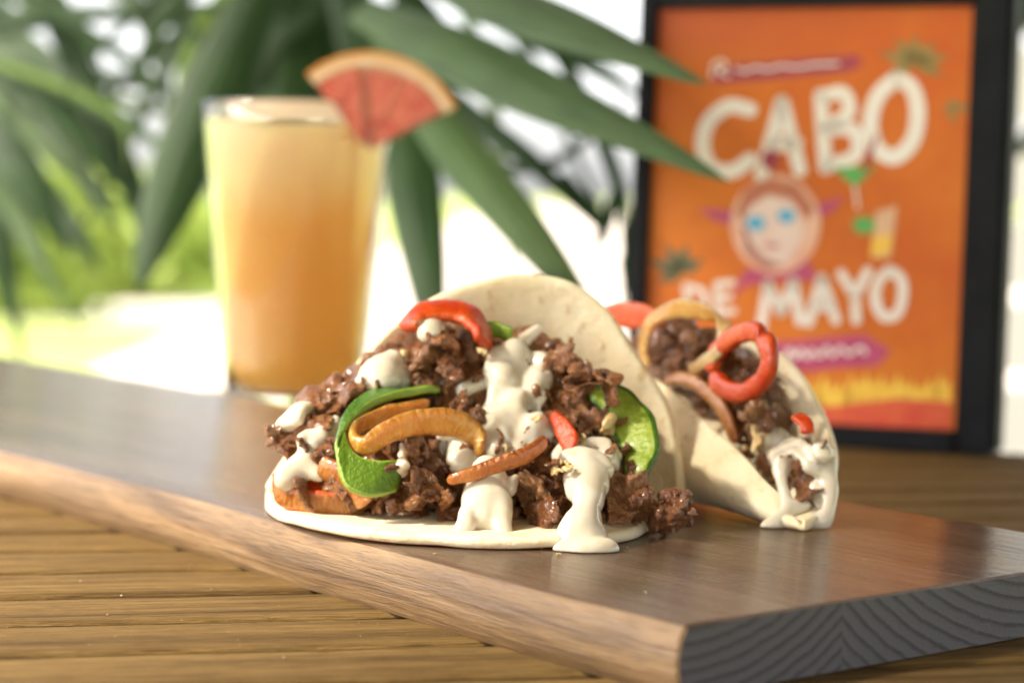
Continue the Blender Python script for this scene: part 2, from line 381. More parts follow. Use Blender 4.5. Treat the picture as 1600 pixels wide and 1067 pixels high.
# ------------------------------------------------------------------ food builders
def ribbon(name, pts, wdir, w, t, mats, parent, n=40, taper=.75, sq=3.0, wob=.05, seed=0, arch=0.0, raw=False):
    """a strip swept along pts (cm); wdir = direction of the broad side; inner side gets mats[1]"""
    P = catmull(np.array(pts), n); rs = np.random.default_rng(seed+11)
    P = P + np.stack([fbm(P*1.1+seed*3.1+i*7, 2, seed) for i in range(3)], 1)*wob
    T = np.gradient(P, axis=0); T /= np.linalg.norm(T, axis=1)[:, None]
    wd = np.array(wdir, float)
    if wd.ndim == 1: wd = wd[None].repeat(n, 0)
    else: wd = catmull(wd, n)
    if not raw: wd = wd - (wd*T).sum(1)[:, None]*T
    wd /= np.linalg.norm(wd, axis=1)[:, None]
    N = np.cross(T, wd); N /= np.linalg.norm(N, axis=1)[:, None]; m = 16; V = []; U = []; cen = P.mean(0)
    flip = np.sign(((P-cen)*N).sum()) or 1
    ww = w if np.ndim(w) else np.full(n, w); ww = np.interp(np.linspace(0, 1, n), np.linspace(0, 1, len(ww)), ww)
    L = np.r_[0, np.cumsum(np.linalg.norm(np.diff(P, axis=0), axis=1))]
    for i in range(n):
        s = i/(n-1); e = min(1, (min(s, 1-s)/.06))**.5*(1-taper)+taper
        if i in (0, n-1): e *= .55
        for j in range(m):
            a = 2*math.pi*j/m; c, q = math.cos(a), math.sin(a)
            x = math.copysign(abs(c)**(2/sq), c)*ww[i]/2*e; y = math.copysign(abs(q)**(2/sq), q)*t/2*e
            v = P[i]+wd[i]*x+N[i]*flip*y
            v = v - N[i]*flip*arch*ww[i]*(2*x/ww[i])**2
            V.append(v); U.append((L[i], x, 2*x/ww[i]))
    V = np.array(V); V += np.stack([fbm(V*2.3+i*9+seed, 2, seed+3) for i in range(3)], 1)*min(t, .3)*.09
    F = []; MI = []
    for i in range(n-1):
        for j in range(m):
            F.append((i*m+j, i*m+(j+1) % m, (i+1)*m+(j+1) % m, (i+1)*m+j)); MI.append(0 if 2 <= j < m//2-2 else (1 if m//2+2 <= j < m-2 else 2))
    F.append(tuple(range(m))[::-1]); F.append(tuple(range((n-1)*m, n*m))); MI += [2, 2]
    me = mesh(name, V, F, True, [mats[0], mats[1], mats[-1]], MI)
    a = me.attributes.new('uvs', 'FLOAT_VECTOR', 'POINT'); a.data.foreach_set('vector', np.array(U, np.float32).ravel())
    bm = bmesh.new(); bm.from_mesh(me); bmesh.ops.recalc_face_normals(bm, faces=bm.faces[:]); bm.to_mesh(me); bm.free()
    return obj(name, me, None, parent)

def chunk_mesh(name, seed, dims, ns, rr, nz=.06, h=.036, mat=None, k=.03, fr=5.0):
    r = np.random.default_rng(seed); sp = []
    for i in range(ns):
        d = r.normal(size=3); d /= np.linalg.norm(d); q = d*np.array(dims)*r.uniform(.45, 1.0)
        sp.append((*q, r.uniform(*rr)))
    sp.append((0, 0, 0, min(dims)*.8)); ext = np.array(dims)+max(rr)+.25
    shape = np.ceil(2*ext/h).astype(int)+1; org = -ext
    F = blob_field(org, h, shape, sp, k)
    G = np.stack(np.meshgrid(*[np.arange(shape[i])*h+org[i] for i in range(3)], indexing='ij'), -1)
    near = np.abs(F) < .25; P = G[near]
    F[near] += fbm(P*fr+seed*13, 3, seed)*nz + np.abs(vnoise(P*fr*.55+seed*5, seed+9))*nz*.9 - nz*.3 + (.5-np.abs(fbm(P*fr*2.1+seed*3, 2, seed+4)))*nz*.45
    V, Q = drop_islands(*surface_nets(F, org, h))
    me = mesh(name, V, Q, True, [mat] if mat else None); return me, np.array(sp)

def torn_mesh(name, seed, dims, t, amp, fr, h=.028, mat=None):
    """a crumpled, torn scrap of meat: a folded sheet with ragged edges"""
    r = np.random.default_rng(seed); ext = np.array([dims[0], dims[1], dims[2]+amp])+.25; shape = np.ceil(2*ext/h).astype(int)+1; org = -ext
    G = np.stack(np.meshgrid(*[np.arange(shape[i])*h+org[i] for i in range(3)], indexing='ij'), -1)
    Q = G*np.array([1, 1, .35]); w = fbm(Q*fr+seed*7.3, 2, seed)*amp + .55*amp*np.sin(G[..., 0]*fr*2.2+seed+2*G[..., 1])
    sheet_ = np.abs(G[..., 2]-w)-t*(1+.55*vnoise(G*4.5+seed, seed+2))
    e = (np.sqrt((G[..., 0]/dims[0])**2+(G[..., 1]/dims[1])**2+(G[..., 2]/(dims[2]+amp))**2)-1)*min(dims[:2])
    e = e + fbm(G*3.2+seed*3, 2, seed+5)*.16
    k = .05; F = k*np.log(np.exp(np.clip(sheet_/k, -40, 40))+np.exp(np.clip(e/k, -40, 40)))
    near = np.abs(F) < .2; P = G[near]; F[near] += fbm(P*7+seed, 3, seed+8)*.045 + (.4-np.abs(fbm(P*np.array([3., 9, 6])+seed, 2, seed+11)))*.04
    F[0], F[-1], F[:, 0], F[:, -1], F[:, :, 0], F[:, :, -1] = (.1,)*6
    V, Qd = drop_islands(*surface_nets(F, org, h))
    rs = np.random.default_rng(seed+1); sp = []
    for _ in range(60):
        a = rs.uniform(-.8, .8, 2)*np.array(dims[:2])
        if (a[0]/dims[0])**2+(a[1]/dims[1])**2 < .75:
            i = np.clip(np.round((np.array([a[0], a[1], 0])-org)/h).astype(int), 0, shape-1); sp.append((a[0], a[1], float(w[i[0], i[1], i[2]]), t*1.1))
    return mesh(name, V, Qd, True, [mat]), np.array(sp)
MEAT = []
for i in range(2):
    r = np.random.default_rng(100+i)
    d = (r.uniform(.34, .56), r.uniform(.24, .36), r.uniform(.2, .32))
    MEAT.append(chunk_mesh('beef_chunk', 40+i, d, 13, (.09, .19), .11, .028, MM, k=.04, fr=3.8))
for i in range(14):
    r = np.random.default_rng(700+i)
    MEAT.append(torn_mesh('beef_chunk', 90+i*3, (r.uniform(.55, .85), r.uniform(.38, .55), .10), r.uniform(.07, .11), r.uniform(.18, .32), r.uniform(1.1, 1.7), mat=MM))
for i in range(6):                                            # torn shreds: long bent pieces
    r = np.random.default_rng(500+i)
    MEAT.append(chunk_mesh('beef_chunk', 70+i, (r.uniform(.6, .8), r.uniform(.16, .24), r.uniform(.12, .18)), 12, (.07, .14), .10, .028, MM, k=.04, fr=3.6))
CHZ = [torn_mesh('crumb', 300+i*5, (.30, .23, .05), .065, .10, 2.2, .024, MC)[0] for i in range(4)]

class Filling:
    def __init__(s, parent, lo, hi, h=.075):
        s.p = parent; s.lo = np.array(lo, float); s.h = h; s.shape = np.ceil((np.array(hi)-s.lo)/h).astype(int); s.sph = []
    def meat(s, pos, sc=1.0, rot=None, var=None, name='beef_chunk', parent=-1):
        i = random.randrange(len(MEAT)) if var is None else var; me, sp = MEAT[i]
        rot = rot or (random.uniform(0, 6.3), random.uniform(0, 6.3), random.uniform(0, 6.3))
        M = np.array(Euler(rot).to_matrix())
        o = place(name, me, s.p if parent == -1 else parent, pos, rot, sc)
        for q in sp: s.sph.append((*(M@q[:3]*sc+pos), q[3]*sc))
        return o
    def core(s, pts):                                    # hidden lumpy middle
        s.sph += [tuple(p) for p in pts]
    def freeze(s, cores):
        F = blob_field(s.lo, s.h, s.shape, cores, .15); n = np.abs(F) < .4; P = np.argwhere(n)*s.h+s.lo; F[n] += fbm(P*2.2, 3, 3)*.28
        F = np.maximum(F, BZ+.45-(np.arange(s.shape[2])*s.h+s.lo[2])[None, None, :])
        V, Q = surface_nets(F, s.lo, s.h); obj('beef_filling', mesh('beef_filling', V, Q, True), MM, s.p)
        s.F = blob_field(s.lo, s.h, s.shape, s.sph, .04)
    def depth(s, px, py, d0, d1):
        for D in np.arange(d0, d1, .06):
            i = np.round((pix(px, py, D)-s.lo)/s.h).astype(int)
            if (i < 0).any() or (i >= s.shape).any(): continue
            if s.F[tuple(i)] < 0: return D
        return None

def sauce_mesh(name, strokes, fill, dfun, parent, h=.05, k=.06, th=.03, ks=.06):
    """strokes of (px, py, r_px[, D]): with D they are free drips, without it a coat that follows the filling"""
    reg, drip = [], []
    for st in strokes:
        free = len(st[0]) == 4
        P = np.array([q[:3] for q in st], float); n = max(2, int(np.abs(np.diff(P[:, :2], axis=0)).sum()/6)+1) if len(P) > 1 else 1
        C = catmull(P, n) if n > 1 else P; D = []
        for i, (x, y, r) in enumerate(C):
            if free: D.append(np.interp(i/max(1, len(C)-1), np.linspace(0, 1, len(st)), [q[3] for q in st])); continue
            d = fill.depth(x, y, dfun(x, y)-2.2, dfun(x, y)+1.4); D.append(d if d else dfun(x, y)+.3)
        D = np.array(D)
        if len(D) > 4 and not free:
            for _ in range(2): D = np.convolve(np.r_[D[0], D[0], D, D[-1], D[-1]], [.1, .2, .4, .2, .1], 'valid')
        for (x, y, r), d in zip(C, D):
            R = r*d/FPX*(1+.10*math.sin(x*.11+y*.07))
            (drip if free else reg).append((*pix(x, y, d+(R*.5 if free else R*.15)), R))
    al = np.array(reg+drip); lo = al[:, :3].min(0)-al[:, 3].max()-.3; hi = al[:, :3].max(0)+al[:, 3].max()+.3
    lo[2] = max(lo[2], BZ-.1); shape = np.ceil((hi-lo)/h).astype(int)
    Fm = blob_field(lo, h, shape, fill.sph, .12); Ft = blob_field(lo, h, shape, fill.sph, .02)
    band = np.abs(Ft-.10) < .03; Fm = Fm - (np.median(Fm[band]) if band.any() else 0) - th      # a smooth skin about a millimetre over the filling
    Fr = blob_field(lo, h, shape, reg, .06)
    near = (np.abs(Fr) < .3) & (np.abs(Fm) < .5); P = np.argwhere(near)*h+lo
    Fr[near] += fbm(P*2.2, 2, 5)*.12
    F = np.where(np.maximum(Fm, Fr) > .6, np.maximum(Fm, Fr), ks*np.log(np.exp(np.clip(Fm/ks, -60, 60))+np.exp(np.clip(Fr/ks, -60, 60))))
    thick = [(x, y+.22, z, r*.36) for x, y, z, r in reg]           # gives the coat some body of its own
    Fd = np.minimum(blob_field(lo, h, shape, drip, k, 1.55) if drip else 9., blob_field(lo, h, shape, thick, k)); near = np.abs(Fd) < .3; P = np.argwhere(near)*h+lo; Fd[near] += fbm(P*1.7, 2, 8)*.05
    kk = .10; F = -kk*np.log(np.exp(np.clip(-F/kk, -60, 60))+np.exp(np.clip(-Fd/kk, -60, 60)))
    F = np.maximum(F, BZ+.012-(np.arange(shape[2])*h+lo[2])[None, None, :])
    V, Q = drop_islands(*surface_nets(F, lo, h), .004)
    me = mesh(name, V, Q, True); bm = bmesh.new(); bm.from_mesh(me); bmesh.ops.smooth_vert(bm, verts=bm.verts[:], factor=.5, use_axis_x=True, use_axis_y=True, use_axis_z=True)
    bm.to_mesh(me); bm.free(); me.polygons.foreach_set('use_smooth', [True]*len(me.polygons))
    return obj(name, me, MS, parent)

def tortilla(name, A, B, Fo, parent, outA=(0, 0, 0), outB=(0, 0, 0), ns=64, nc=44, th=.31, seed=1, zf=0.25, fbulge=0.0):
    A = catmull(np.array([pix(*a) if len(a) == 3 else np.array(a[:3]) for a in A]), ns); B = catmull(np.array([pix(*b) for b in B]), ns); Fo = catmull(np.array(Fo), ns)
    V = []
    for i in range(ns):
        a, b, f = A[i], B[i], Fo[i]; s = i/(ns-1); w = math.sin(math.pi*min(1, max(0, s)))**.6
        m1 = a*.45+f*.55+np.array(outA)*w; m2 = b*.5+f*.5+np.array(outB)*w
        c = catmull(np.array([a, m1, f, m2, b]), nc); V.append(c)
    V = np.array(V); P = V.reshape(-1, 3)
    P = P + np.stack([fbm(P*.55+seed*5+i*11, 2, seed+i) for i in range(3)], 1)*np.array([.08, .10, .05])
    F = [(i*nc+j, (i+1)*nc+j, (i+1)*nc+j+1, i*nc+j+1) for i in range(ns-1) for j in range(nc-1)]
    P[:, 2] = np.maximum(P[:, 2], BZ+th/2+.012)
    me = mesh(name, P, F, True)
    o = obj(name, me, MT, parent)
    so = o.modifiers.new('thick', 'SOLIDIFY'); so.thickness = th; so.offset = 0; so.use_even_offset = False
    sb = o.modifiers.new('round', 'SUBSURF'); sb.levels = 1; sb.render_levels = 1
    return o

# ------------------------------------------------------------------ taco in front
t1 = thing('taco', (-1, 57, BZ), 'front taco with opening towards us, heaped with beef, green pepper and white sauce', 'taco', 'tacos on the serving board')
zt = BZ+.2
A1 = [tuple(pixz(px, py, zt)) + ('b',) for px, py in [(414, 772), (418, 794), (455, 815), (520, 830), (600, 840), (700, 846), (800, 849), (890, 847), (960, 840), (1010, 826), (1045, 806), (1060, 790)]]
B1 = [(417, 766, 59.6), (440, 728, 60), (485, 665, 60.4), (535, 600, 60.7), (590, 530, 61), (640, 484, 61.2), (690, 454, 61.3), (750, 435, 61.4), (820, 427, 61.4), (890, 441, 61.3), (952, 488, 61.1),
      (995, 550, 60.8), (1035, 615, 60.5), (1058, 682, 60.1), (1064, 735, 59.7), (1062, 780, 59.2)]
F1 = [(-6.9, 60.3, zt), (-4, 60.8, zt), (-1, 61.0, zt), (2, 60.8, zt), (4.75, 59.8, zt)]
tortilla('tortilla', A1, B1, F1, t1, (0, 0, -.1), (0, .55, 0))

DX = [(470, 59.6), (560, 58.5), (650, 56.9), (740, 55.5), (830, 54.6), (880, 53.4)]
def df1(px, py): return float(np.interp(py, [a for a, _ in DX], [b for _, b in DX]))
fill1 = Filling(t1, (-8, 51, BZ), (6, 63, 9.6))
from itertools import product
def inside(p, poly):
    x, y = p; c = False
    for i in range(len(poly)):
        (x1, y1), (x2, y2) = poly[i-1], poly[i]
        if (y1 > y) != (y2 > y) and x < (x2-x1)*(y-y1)/(y2-y1)+x1: c = not c
    return c
OUT1 = [(440, 655), (480, 640), (535, 612), (570, 585), (610, 550), (650, 525), (690, 510), (740, 520), (800, 540), (850, 525), (885, 570), (940, 605), (985, 650), (1000, 700), (1000, 760), (985, 795), (930, 808),
        (800, 812), (700, 805), (600, 792), (480, 780), (445, 760), (500, 720), (470, 700)]
cells = [(x+random.uniform(-9, 9), y+random.uniform(-8, 8)) for y in range(500, 830, 33) for x in range(420+(y//33 % 2)*20, 1030, 41)]
for (x, y) in cells:
    if not inside((x, y), OUT1) or (895 < x < 985 and 598 < y < 655): continue
    fill1.meat(pix(x, y, df1(x, y)+.45+random.uniform(-.15, .3)), random.uniform(.72, 1.0))
for (x, y) in [(a+random.uniform(-15, 15), b+random.uniform(-15, 15)) for b in range(540, 810, 52) for a in range(470, 1000, 62)]:
    if inside((x, y), OUT1) and inside((x-25, y), OUT1) and inside((x+25, y), OUT1):
        fill1.meat(pix(x, y, df1(x, y)+1.35), random.uniform(1.1, 1.4))
# pieces picked out by eye
for x, y, dD, sc in [(690, 540, -.3, 1.55), (665, 560, -.2, 1.0), (705, 575, -.2, .9), (870, 560, -.5, 1.0), (905, 595, -.6, 1.05), (945, 598, -.75, 1.0), (430, 685, .7, .75), (470, 650, .5, .95), (500, 640, .5, .9), (460, 700, .6, .7),
                     (650, 700, -.5, 1.05), (640, 750, -.5, 1.15), (655, 785, -.4, 1.1), (700, 780, -.35, 1.0), (840, 770, -.3, 1.1), (850, 800, -.3, 1.0), (880, 740, -.2, 1.0), (715, 655, -.25, .85), (745, 660, -.2, .8), (540, 625, .1, .85), (600, 590, .1, .8),
                     (900, 665, 0, .9), (1000, 790, -.2, .75), (1010, 775, .1, .6), (610, 795, -.2, .8), (930, 790, -.2, 1.0)]:
    fill1.meat(pix(x, y, df1(x, y)+dD), sc)
fill1.freeze([(*pix(x, y, df1(x, y)+2.0), .85) for y in range(560, 800, 30) for x in range(470, 990, 35) if inside((x, y), OUT1) and inside((x-40, y), OUT1) and inside((x+40, y), OUT1)])

UP = np.array([0, -.35, .94]); BK = np.array([0, .94, .34])
def path(pts, dfun, dd=0.0): return [pix(p[0], p[1], dfun(p[0], p[1])+dd+(p[2] if len(p) > 2 else 0)) for p in pts]
# red pepper arch at the top
ribbon('red_pepper_strip', path([(634, 515), (655, 494), (690, 485), (728, 492), (748, 512), (757, 540)], df1, -.45), (0, .9, .42), 1.0, .36, (RSK, RFL), t1, seed=1)
# green pepper ring at the left
ribbon('green_pepper_ring', path([(688, 610, .4), (640, 610, .1), (585, 622, -.4), (547, 652, -.8), (533, 695, -.95), (546, 733, -.85), (582, 748, -.75), (626, 744, -.5)], df1, -.1), np.array([(0, .98, -.1), (0, .98, -.15), (0, .98, -.17), (0, .98, -.12), (0, .97, .0), (.1, .75, .6), (.1, .4, .9), (.1, .35, .94)]), [1.1, 1.2, 1.2, 1.2, 1.15, 1.1, 1.05, .95], .26, (GSK, GIN, GFL), t1, n=72, seed=2, sq=5, wob=.03, raw=True)
# golden onion loop in the ring
ribbon('onion_strip', path([(748, 712, 0), (742, 684, -.35), (712, 664, -.75), (665, 660, -1.05), (615, 672, -1.15), (575, 695, -1.0), (553, 690, -.8), (556, 665, -.55), (595, 648, -.35), (640, 637, -.2), (672, 628, .1)], df1, -.25), np.array([(0, -.25, 1)]*11), [.55, .72, .78, .74, .66, .55, .48, .45, .42, .35, .25], .24, (ONG, ONG), t1, n=80, seed=3, wob=.04, arch=.12)
# onion and red pepper at the lower left
ribbon('onion_strip', path([(500, 728, 0), (530, 744, -.15), (556, 766, -.2), (572, 792, 0)], df1, .1), (.35, -.45, .8), .72, .22, (ONB, ONB), t1, seed=4, arch=.15)
ribbon('red_pepper_strip', path([(430, 748, .3), (440, 770, .0), (480, 782, -.25), (530, 788, -.3), (575, 790, 0)], df1, 1.0), (0, -.2, 1), .66, .30, (ONB, RFL), t1, seed=5)
ribbon('red_pepper_strip', path([(436, 745, .6), (470, 752, 0), (515, 762, 0)], df1, .9), (0, .8, .6), .7, .24, (RSK, RFL), t1, seed=25)
# brown onion strip under the big sauce
ribbon('onion_strip', path([(700, 752, 0), (735, 742, -.2), (780, 728, -.35), (825, 712, -.3), (852, 690, 0)], df1, -.85), (0, -.25, 1), [.3, .42, .45, .5, .4], .2, (ONB, ONB), t1, seed=6, arch=.12)
# red pepper wedge
ribbon('red_pepper_strip', path([(866, 645, .2), (880, 668, 0), (889, 694, 0), (884, 718, .1)], df1, -.25), (.75, -.3, .45), [.25, .5, .62, .3], .2, (RSK, RSK), t1, seed=7)
# green pepper at the right
ribbon('green_pepper_strip', path([(925, 615, .9), (962, 628, .5), (990, 668, .2), (1000, 712, .1), (990, 756, .2)], df1, .1), np.array([(-.75, .65, .1)]*5), [.6, 1.1, 1.25, 1.1, .6], .26, (GIN2, GIN2, GSK), t1, n=50, seed=8)
ribbon('green_pepper_strip', path([(752, 520, 0), (775, 514, 0), (800, 528, 0)], df1, .3), (0, -.3, 1), .45, .2, (GSK, GFL), t1, n=24, seed=9)
# flat torn piece of beef and dark strip
def flap(name, px_pts, dds, t, seed, parent, mat=MM):
    c = np.mean(px_pts, axis=0); ring = catmull(np.array(list(px_pts)+[px_pts[0]], float), 40)[:-1]; V = []; nr = 7
    dd = np.interp(np.linspace(0, 1, 39), np.linspace(0, 1, len(dds)+1), list(dds)+[dds[0]])
    for side in (0, 1):
        for r in range(nr):
            f = (r+1)/nr if r < nr-1 else 1
            for i, q in enumerate(ring):
                p = c+(q-c)*f; D = df1(*p)+dd[i]*f
                v = pix(p[0], p[1], D); v = v + np.array([0, 1, .2])*(t*side*(1-.5*(f == 1)) + (.25*t*(f == 1) if not side else 0))
                V.append(v)
    V = np.array(V); V += np.stack([fbm(V*2.6+seed+i*4, 3, seed+i) for i in range(3)], 1)*.09; F = []; m = 39
    for side in (0, 1):
        o = side*nr*m
        for r in range(nr-1):
            for i in range(m):
                q = (o+r*m+i, o+r*m+(i+1) % m, o+(r+1)*m+(i+1) % m, o+(r+1)*m+i); F.append(q if side else q[::-1])
        F.append(tuple(o+i for i in range(m)) if not side else tuple(o+i for i in range(m))[::-1])
    o1 = (nr-1)*m; o2 = nr*m+(nr-1)*m
    for i in range(m): F.append((o1+i, o1+(i+1) % m, o2+(i+1) % m, o2+i))
    me = mesh(name, V, F, True); bm = bmesh.new(); bm.from_mesh(me); bmesh.ops.recalc_face_normals(bm, faces=bm.faces[:]); bm.to_mesh(me); bm.free()
    return obj(name, me, mat, parent)
flap('beef_strip', [(945, 770), (958, 738), (985, 745), (1012, 738), (1008, 778), (985, 806), (955, 822)], (-.3, .1, -.35, -.1, -.2, -.3, -.2), .22, 3, t1, m_orange_beef())
flap('beef_strip', [(875, 600), (900, 584), (940, 578), (972, 590), (965, 604), (925, 602), (890, 612)], (-1.1, -1.0, -.9, -.7, -.8, -1.1, -1.2), .35, 5, t1)

def fr(st, dd): return [(x, y, r, df1(x, y)+dd+(e[0] if e else 0)) for x, y, r, *e in st]
S1 = [
    # the big pour down the middle
    [(843, 513, 14), (824, 529, 20), (803, 552, 27), (797, 585, 35), (797, 622, 42), (806, 658, 46), (812, 690, 32)], [(840, 560, 20), (838, 592, 22), (822, 615, 22)],
    [(790, 585, 22), (765, 594, 17), (738, 604, 13), (708, 615, 8)], [(768, 668, 26), (770, 698, 22), (792, 710, 18)], [(842, 668, 24), (860, 686, 15)],
    # over the end of the onion and the thin film below it
    [(700, 688, 14), (722, 712, 22), (745, 735, 18)], [(705, 660, 8), (690, 680, 9)],
    # lower pair of drips
    [(762, 736, 24, 55.1), (759, 766, 31, 54.7), (757, 796, 30, 54.2), (755, 816, 21, 53.85)], [(742, 780, 20, 54.5), (733, 806, 17, 54.0), (723, 830, 11, 53.6), (717, 838, 6, 53.5)], [(778, 785, 19, 54.3), (783, 812, 15, 53.85), (791, 834, 9, 53.55)], [(795, 765, 9, 54.9), (806, 748, 6, 55.2)],
    # column at the right
    [(878, 712, 12), (900, 704, 18), (925, 704, 20), (948, 718, 16), (960, 734, 10)], [(884, 716, 10, 55.4), (905, 716, 14, 55.4), (930, 722, 15, 55.3), (948, 736, 11, 55.1)], [(906, 708, 14, 55.7), (912, 734, 27, 55.1), (919, 770, 26, 54.2), (914, 806, 24, 53.4), (909, 836, 31, 52.9), (911, 862, 41, 52.6)], [(935, 742, 16, 54.9), (934, 765, 12, 54.5)], [(893, 742, 12, 54.9), (898, 775, 9, 54.3)], [(880, 864, 17, 52.5), (912, 868, 19, 52.3), (948, 862, 19, 52.5)], [(960, 730, 9), (968, 712, 6)],
    # left side
    fr([(524, 656, 6), (514, 684, 12), (492, 708, 15), (470, 732, 17), (446, 750, 13)], .35), [(500, 690, 16), (478, 684, 12)], [(446, 660, 14), (464, 648, 15), (480, 634, 9)], fr([(470, 730, 15), (500, 744, 9)], .3),
    # pools near the top
    [(572, 596, 17), (600, 584, 26), (630, 594, 18)], [(585, 572, 13), (614, 562, 14)], [(662, 522, 13), (678, 514, 18), (696, 508, 12)],
    [(630, 700, 10), (626, 740, 8)],
]
sauce_mesh('sauce', S1, fill1, df1, t1)
def crumb(px, py, D, sc, parent, i=0):
    return place('crumb', CHZ[i % 4], parent, pix(px, py, D), (random.uniform(0, 6), random.uniform(0, 6), random.uniform(0, 6)), sc)
for i, (x, y, dd, sc) in enumerate([(952, 668, -.7, 1.75), (748, 548, -1.0, .85), (880, 725, -1.0, 1.0), (898, 692, -.8, .8), (915, 695, -.7, .7), (832, 652, -1.25, 1.0), (630, 560, -.2, .9), (893, 697, 0, .75), (908, 692, 0, .7), (920, 698, 0, .6), (935, 702, 0, .55), (870, 735, 0, .8), (790, 700, 0, .7), (775, 738, 0, .6)]):
    d = fill1.depth(x, y, df1(x, y)-2.2, df1(x, y)+1.2); crumb(x, y, (d or df1(x, y))-.12+dd*0, sc, t1, i)

# loose pieces on the board
loose = chunk_mesh('beef_chunk', 77, (.82, .50, .48), 30, (.13, .22), .13, .034, MM, k=.04, fr=3.2)[0]
lp = pix(1050, 812, 55.0); zmin = min((Euler((.3, .5, 2.2)).to_matrix()@v.co).z for v in loose.vertices)
o = place('beef_chunk', loose, None, (lp[0], lp[1], BZ-zmin+.005), (.3, .5, 2.2)); tag(o, 'loose lump of browned beef fallen on the board between the two tacos', 'beef')
for i, (x, y, sc, lab) in enumerate([(846, 858, .42, 'larger golden crumb on the board touching the sauce puddle'), (876, 868, .34, 'small golden crumb at the foot of the sauce drip'), (680, 866, .2, 'tiny pale crumb on the board in front of the front taco')]):
    p = pixz(x, y, BZ); me = CHZ[i]; zmin = min(v.co.z for v in me.vertices)*sc
    o = place('crumb', me, None, (p[0], p[1], BZ-zmin+.005), (0, 0, i*1.3), sc); tag(o, lab, 'crumb', 'crumbs on the board')

V = []; F = []; r = np.random.default_rng(3)
for i in range(170):
    if i < 120: x, y = r.uniform(0, 1000), r.uniform(800, 1060); z = .02
    else: x, y = r.uniform(400, 1550), r.uniform(800, 960); z = BZ+.01
    p = pixz(x, y, z)
    q = np.array([p[0]-BC[0], p[1]-BC[1]]); lx = q@np.array([math.cos(BY), math.sin(BY)]); ly = q@np.array([-math.sin(BY), math.cos(BY)])
    on = (-70 < lx < -.4) and (.3 < ly < BW-.3)
    if (z < 1) == ((-80 < lx < .3) and (-.4 < ly < BW+.3)) or (z > 1 and not on): continue
    L = r.uniform(.010, .028)*(1 if r.random() < .85 else 2.2); a = r.uniform(0, 6.3); d = np.array([math.cos(a), math.sin(a), 0])*L; e = np.array([-math.sin(a), math.cos(a), 0])*L*r.uniform(.25, .8); k = len(V)
    V += [p+d, p+e, p-d, p-e, p+np.array([0, 0, L*.8])]; F += [(k, k+1, k+4), (k+1, k+2, k+4), (k+2, k+3, k+4), (k+3, k, k+4)]
tag(obj('sawdust', mesh('sawdust', V, F, False), m_plain('pale_crumbs', (.48, .36, .20), .7, (.34, .23, .11), 3)), 'tiny pale specks scattered over table and board', 'specks', kind='stuff')

# ------------------------------------------------------------------ taco behind
t2 = thing('taco', (5.6, 62, BZ), 'second taco behind, standing open end towards us with red pepper ring on top', 'taco', 'tacos on the serving board')
A2 = [(1226, 806, 57.3), (1214, 772, 57.7), (1166, 716, 59.2), (1106, 660, 61), (1042, 604, 62.6), (1000, 580, 64), (968, 596, 65.5), (952, 650, 66.5), (948, 715, 67)]
B2 = [(1290, 810, 57.2), (1304, 748, 58.2), (1298, 682, 59.8), (1274, 612, 61.8), (1240, 566, 63.2), (1192, 538, 64.5), (1120, 528, 66), (1050, 545, 67.3), (990, 615, 68), (958, 715, 67.6)]
f0 = pixz(1256, 820, zt); f9 = pixz(952, 738, zt)
F2 = [f0+(f9-f0)*t for t in np.linspace(0, 1, 5)]
tortilla('tortilla', A2, B2, F2, t2, (-.75, -.55, -.35), (.45, .3, -.2), seed=4)
def df2(px, py): return 57.7+(1255-px)*.0305+(740-py)*.003
fill2 = Filling(t2, (1, 55, BZ), (10.5, 69, 9.6))
OUT2 = [(1000, 520), (1060, 505), (1120, 525), (1170, 565), (1200, 610), (1218, 650), (1240, 690), (1262, 735), (1262, 775), (1245, 785), (1225, 760), (1180, 700), (1130, 650), (1070, 600), (1010, 570)]
for y in range(500, 800, 30):
    for x in range(990+(y//30 % 2)*18, 1300, 36):
        p = (x+random.uniform(-8, 8), y+random.uniform(-7, 7))
        if inside(p, OUT2): fill2.meat(pix(*p, df2(*p)+.55+random.uniform(-.1, .3)), random.uniform(.62, .85))
        if inside(p, OUT2) and random.random() < .6: fill2.meat(pix(p[0], p[1]+8, df2(*p)+1.5), 1.15)
for x, y, dd, sc in [(1192, 600, -.2, .9), (1190, 635, -.35, 1.2), (1205, 650, -.2, .9), (1160, 625, .1, 1.0), (1085, 530, -.2, .9), (1065, 540, -.1, .9), (1150, 565, .1, 1.0), (1250, 735, -.1, .9), (1262, 755, 0, .8), (1228, 715, -.1, .8), (1288, 700, .2, .32)]:
    fill2.meat(pix(x, y, df2(x, y)+dd), sc)
fill2.freeze([(*pix(x, y+8, df2(x, y)+1.9), .75) for y in range(520, 790, 28) for x in range(1000, 1290, 28) if inside((x, y), OUT2) and inside((x-18, y+12), OUT2) and inside((x+22, y), OUT2)])
ribbon('red_pepper_strip', path([(945, 500, 0), (975, 492, 0), (1010, 497, 0), (1035, 520, .2)], df2, .6), (0, -.2, 1), .85, .24, (RSK, RFL), t2, seed=31)
ribbon('onion_ring', path([(1012, 575, .2), (1004, 540, 0), (1016, 505, -.1), (1050, 487, .3), (1095, 485, .4), (1128, 502, .1), (1130, 535, -.2), (1108, 562, -.4), (1075, 578, -.4)], df2, -.75), np.array([(-.5, .6, .5)]*9), [.4, .45, .5, .62, .62, .5, .42, .4, .35], .13, (ONP, ONG, ONP), t2, n=70, seed=32)
ring = [(1112, 585), (1118, 555), (1150, 525), (1185, 520), (1202, 545), (1200, 580), (1175, 607), (1140, 612), (1112, 590)]
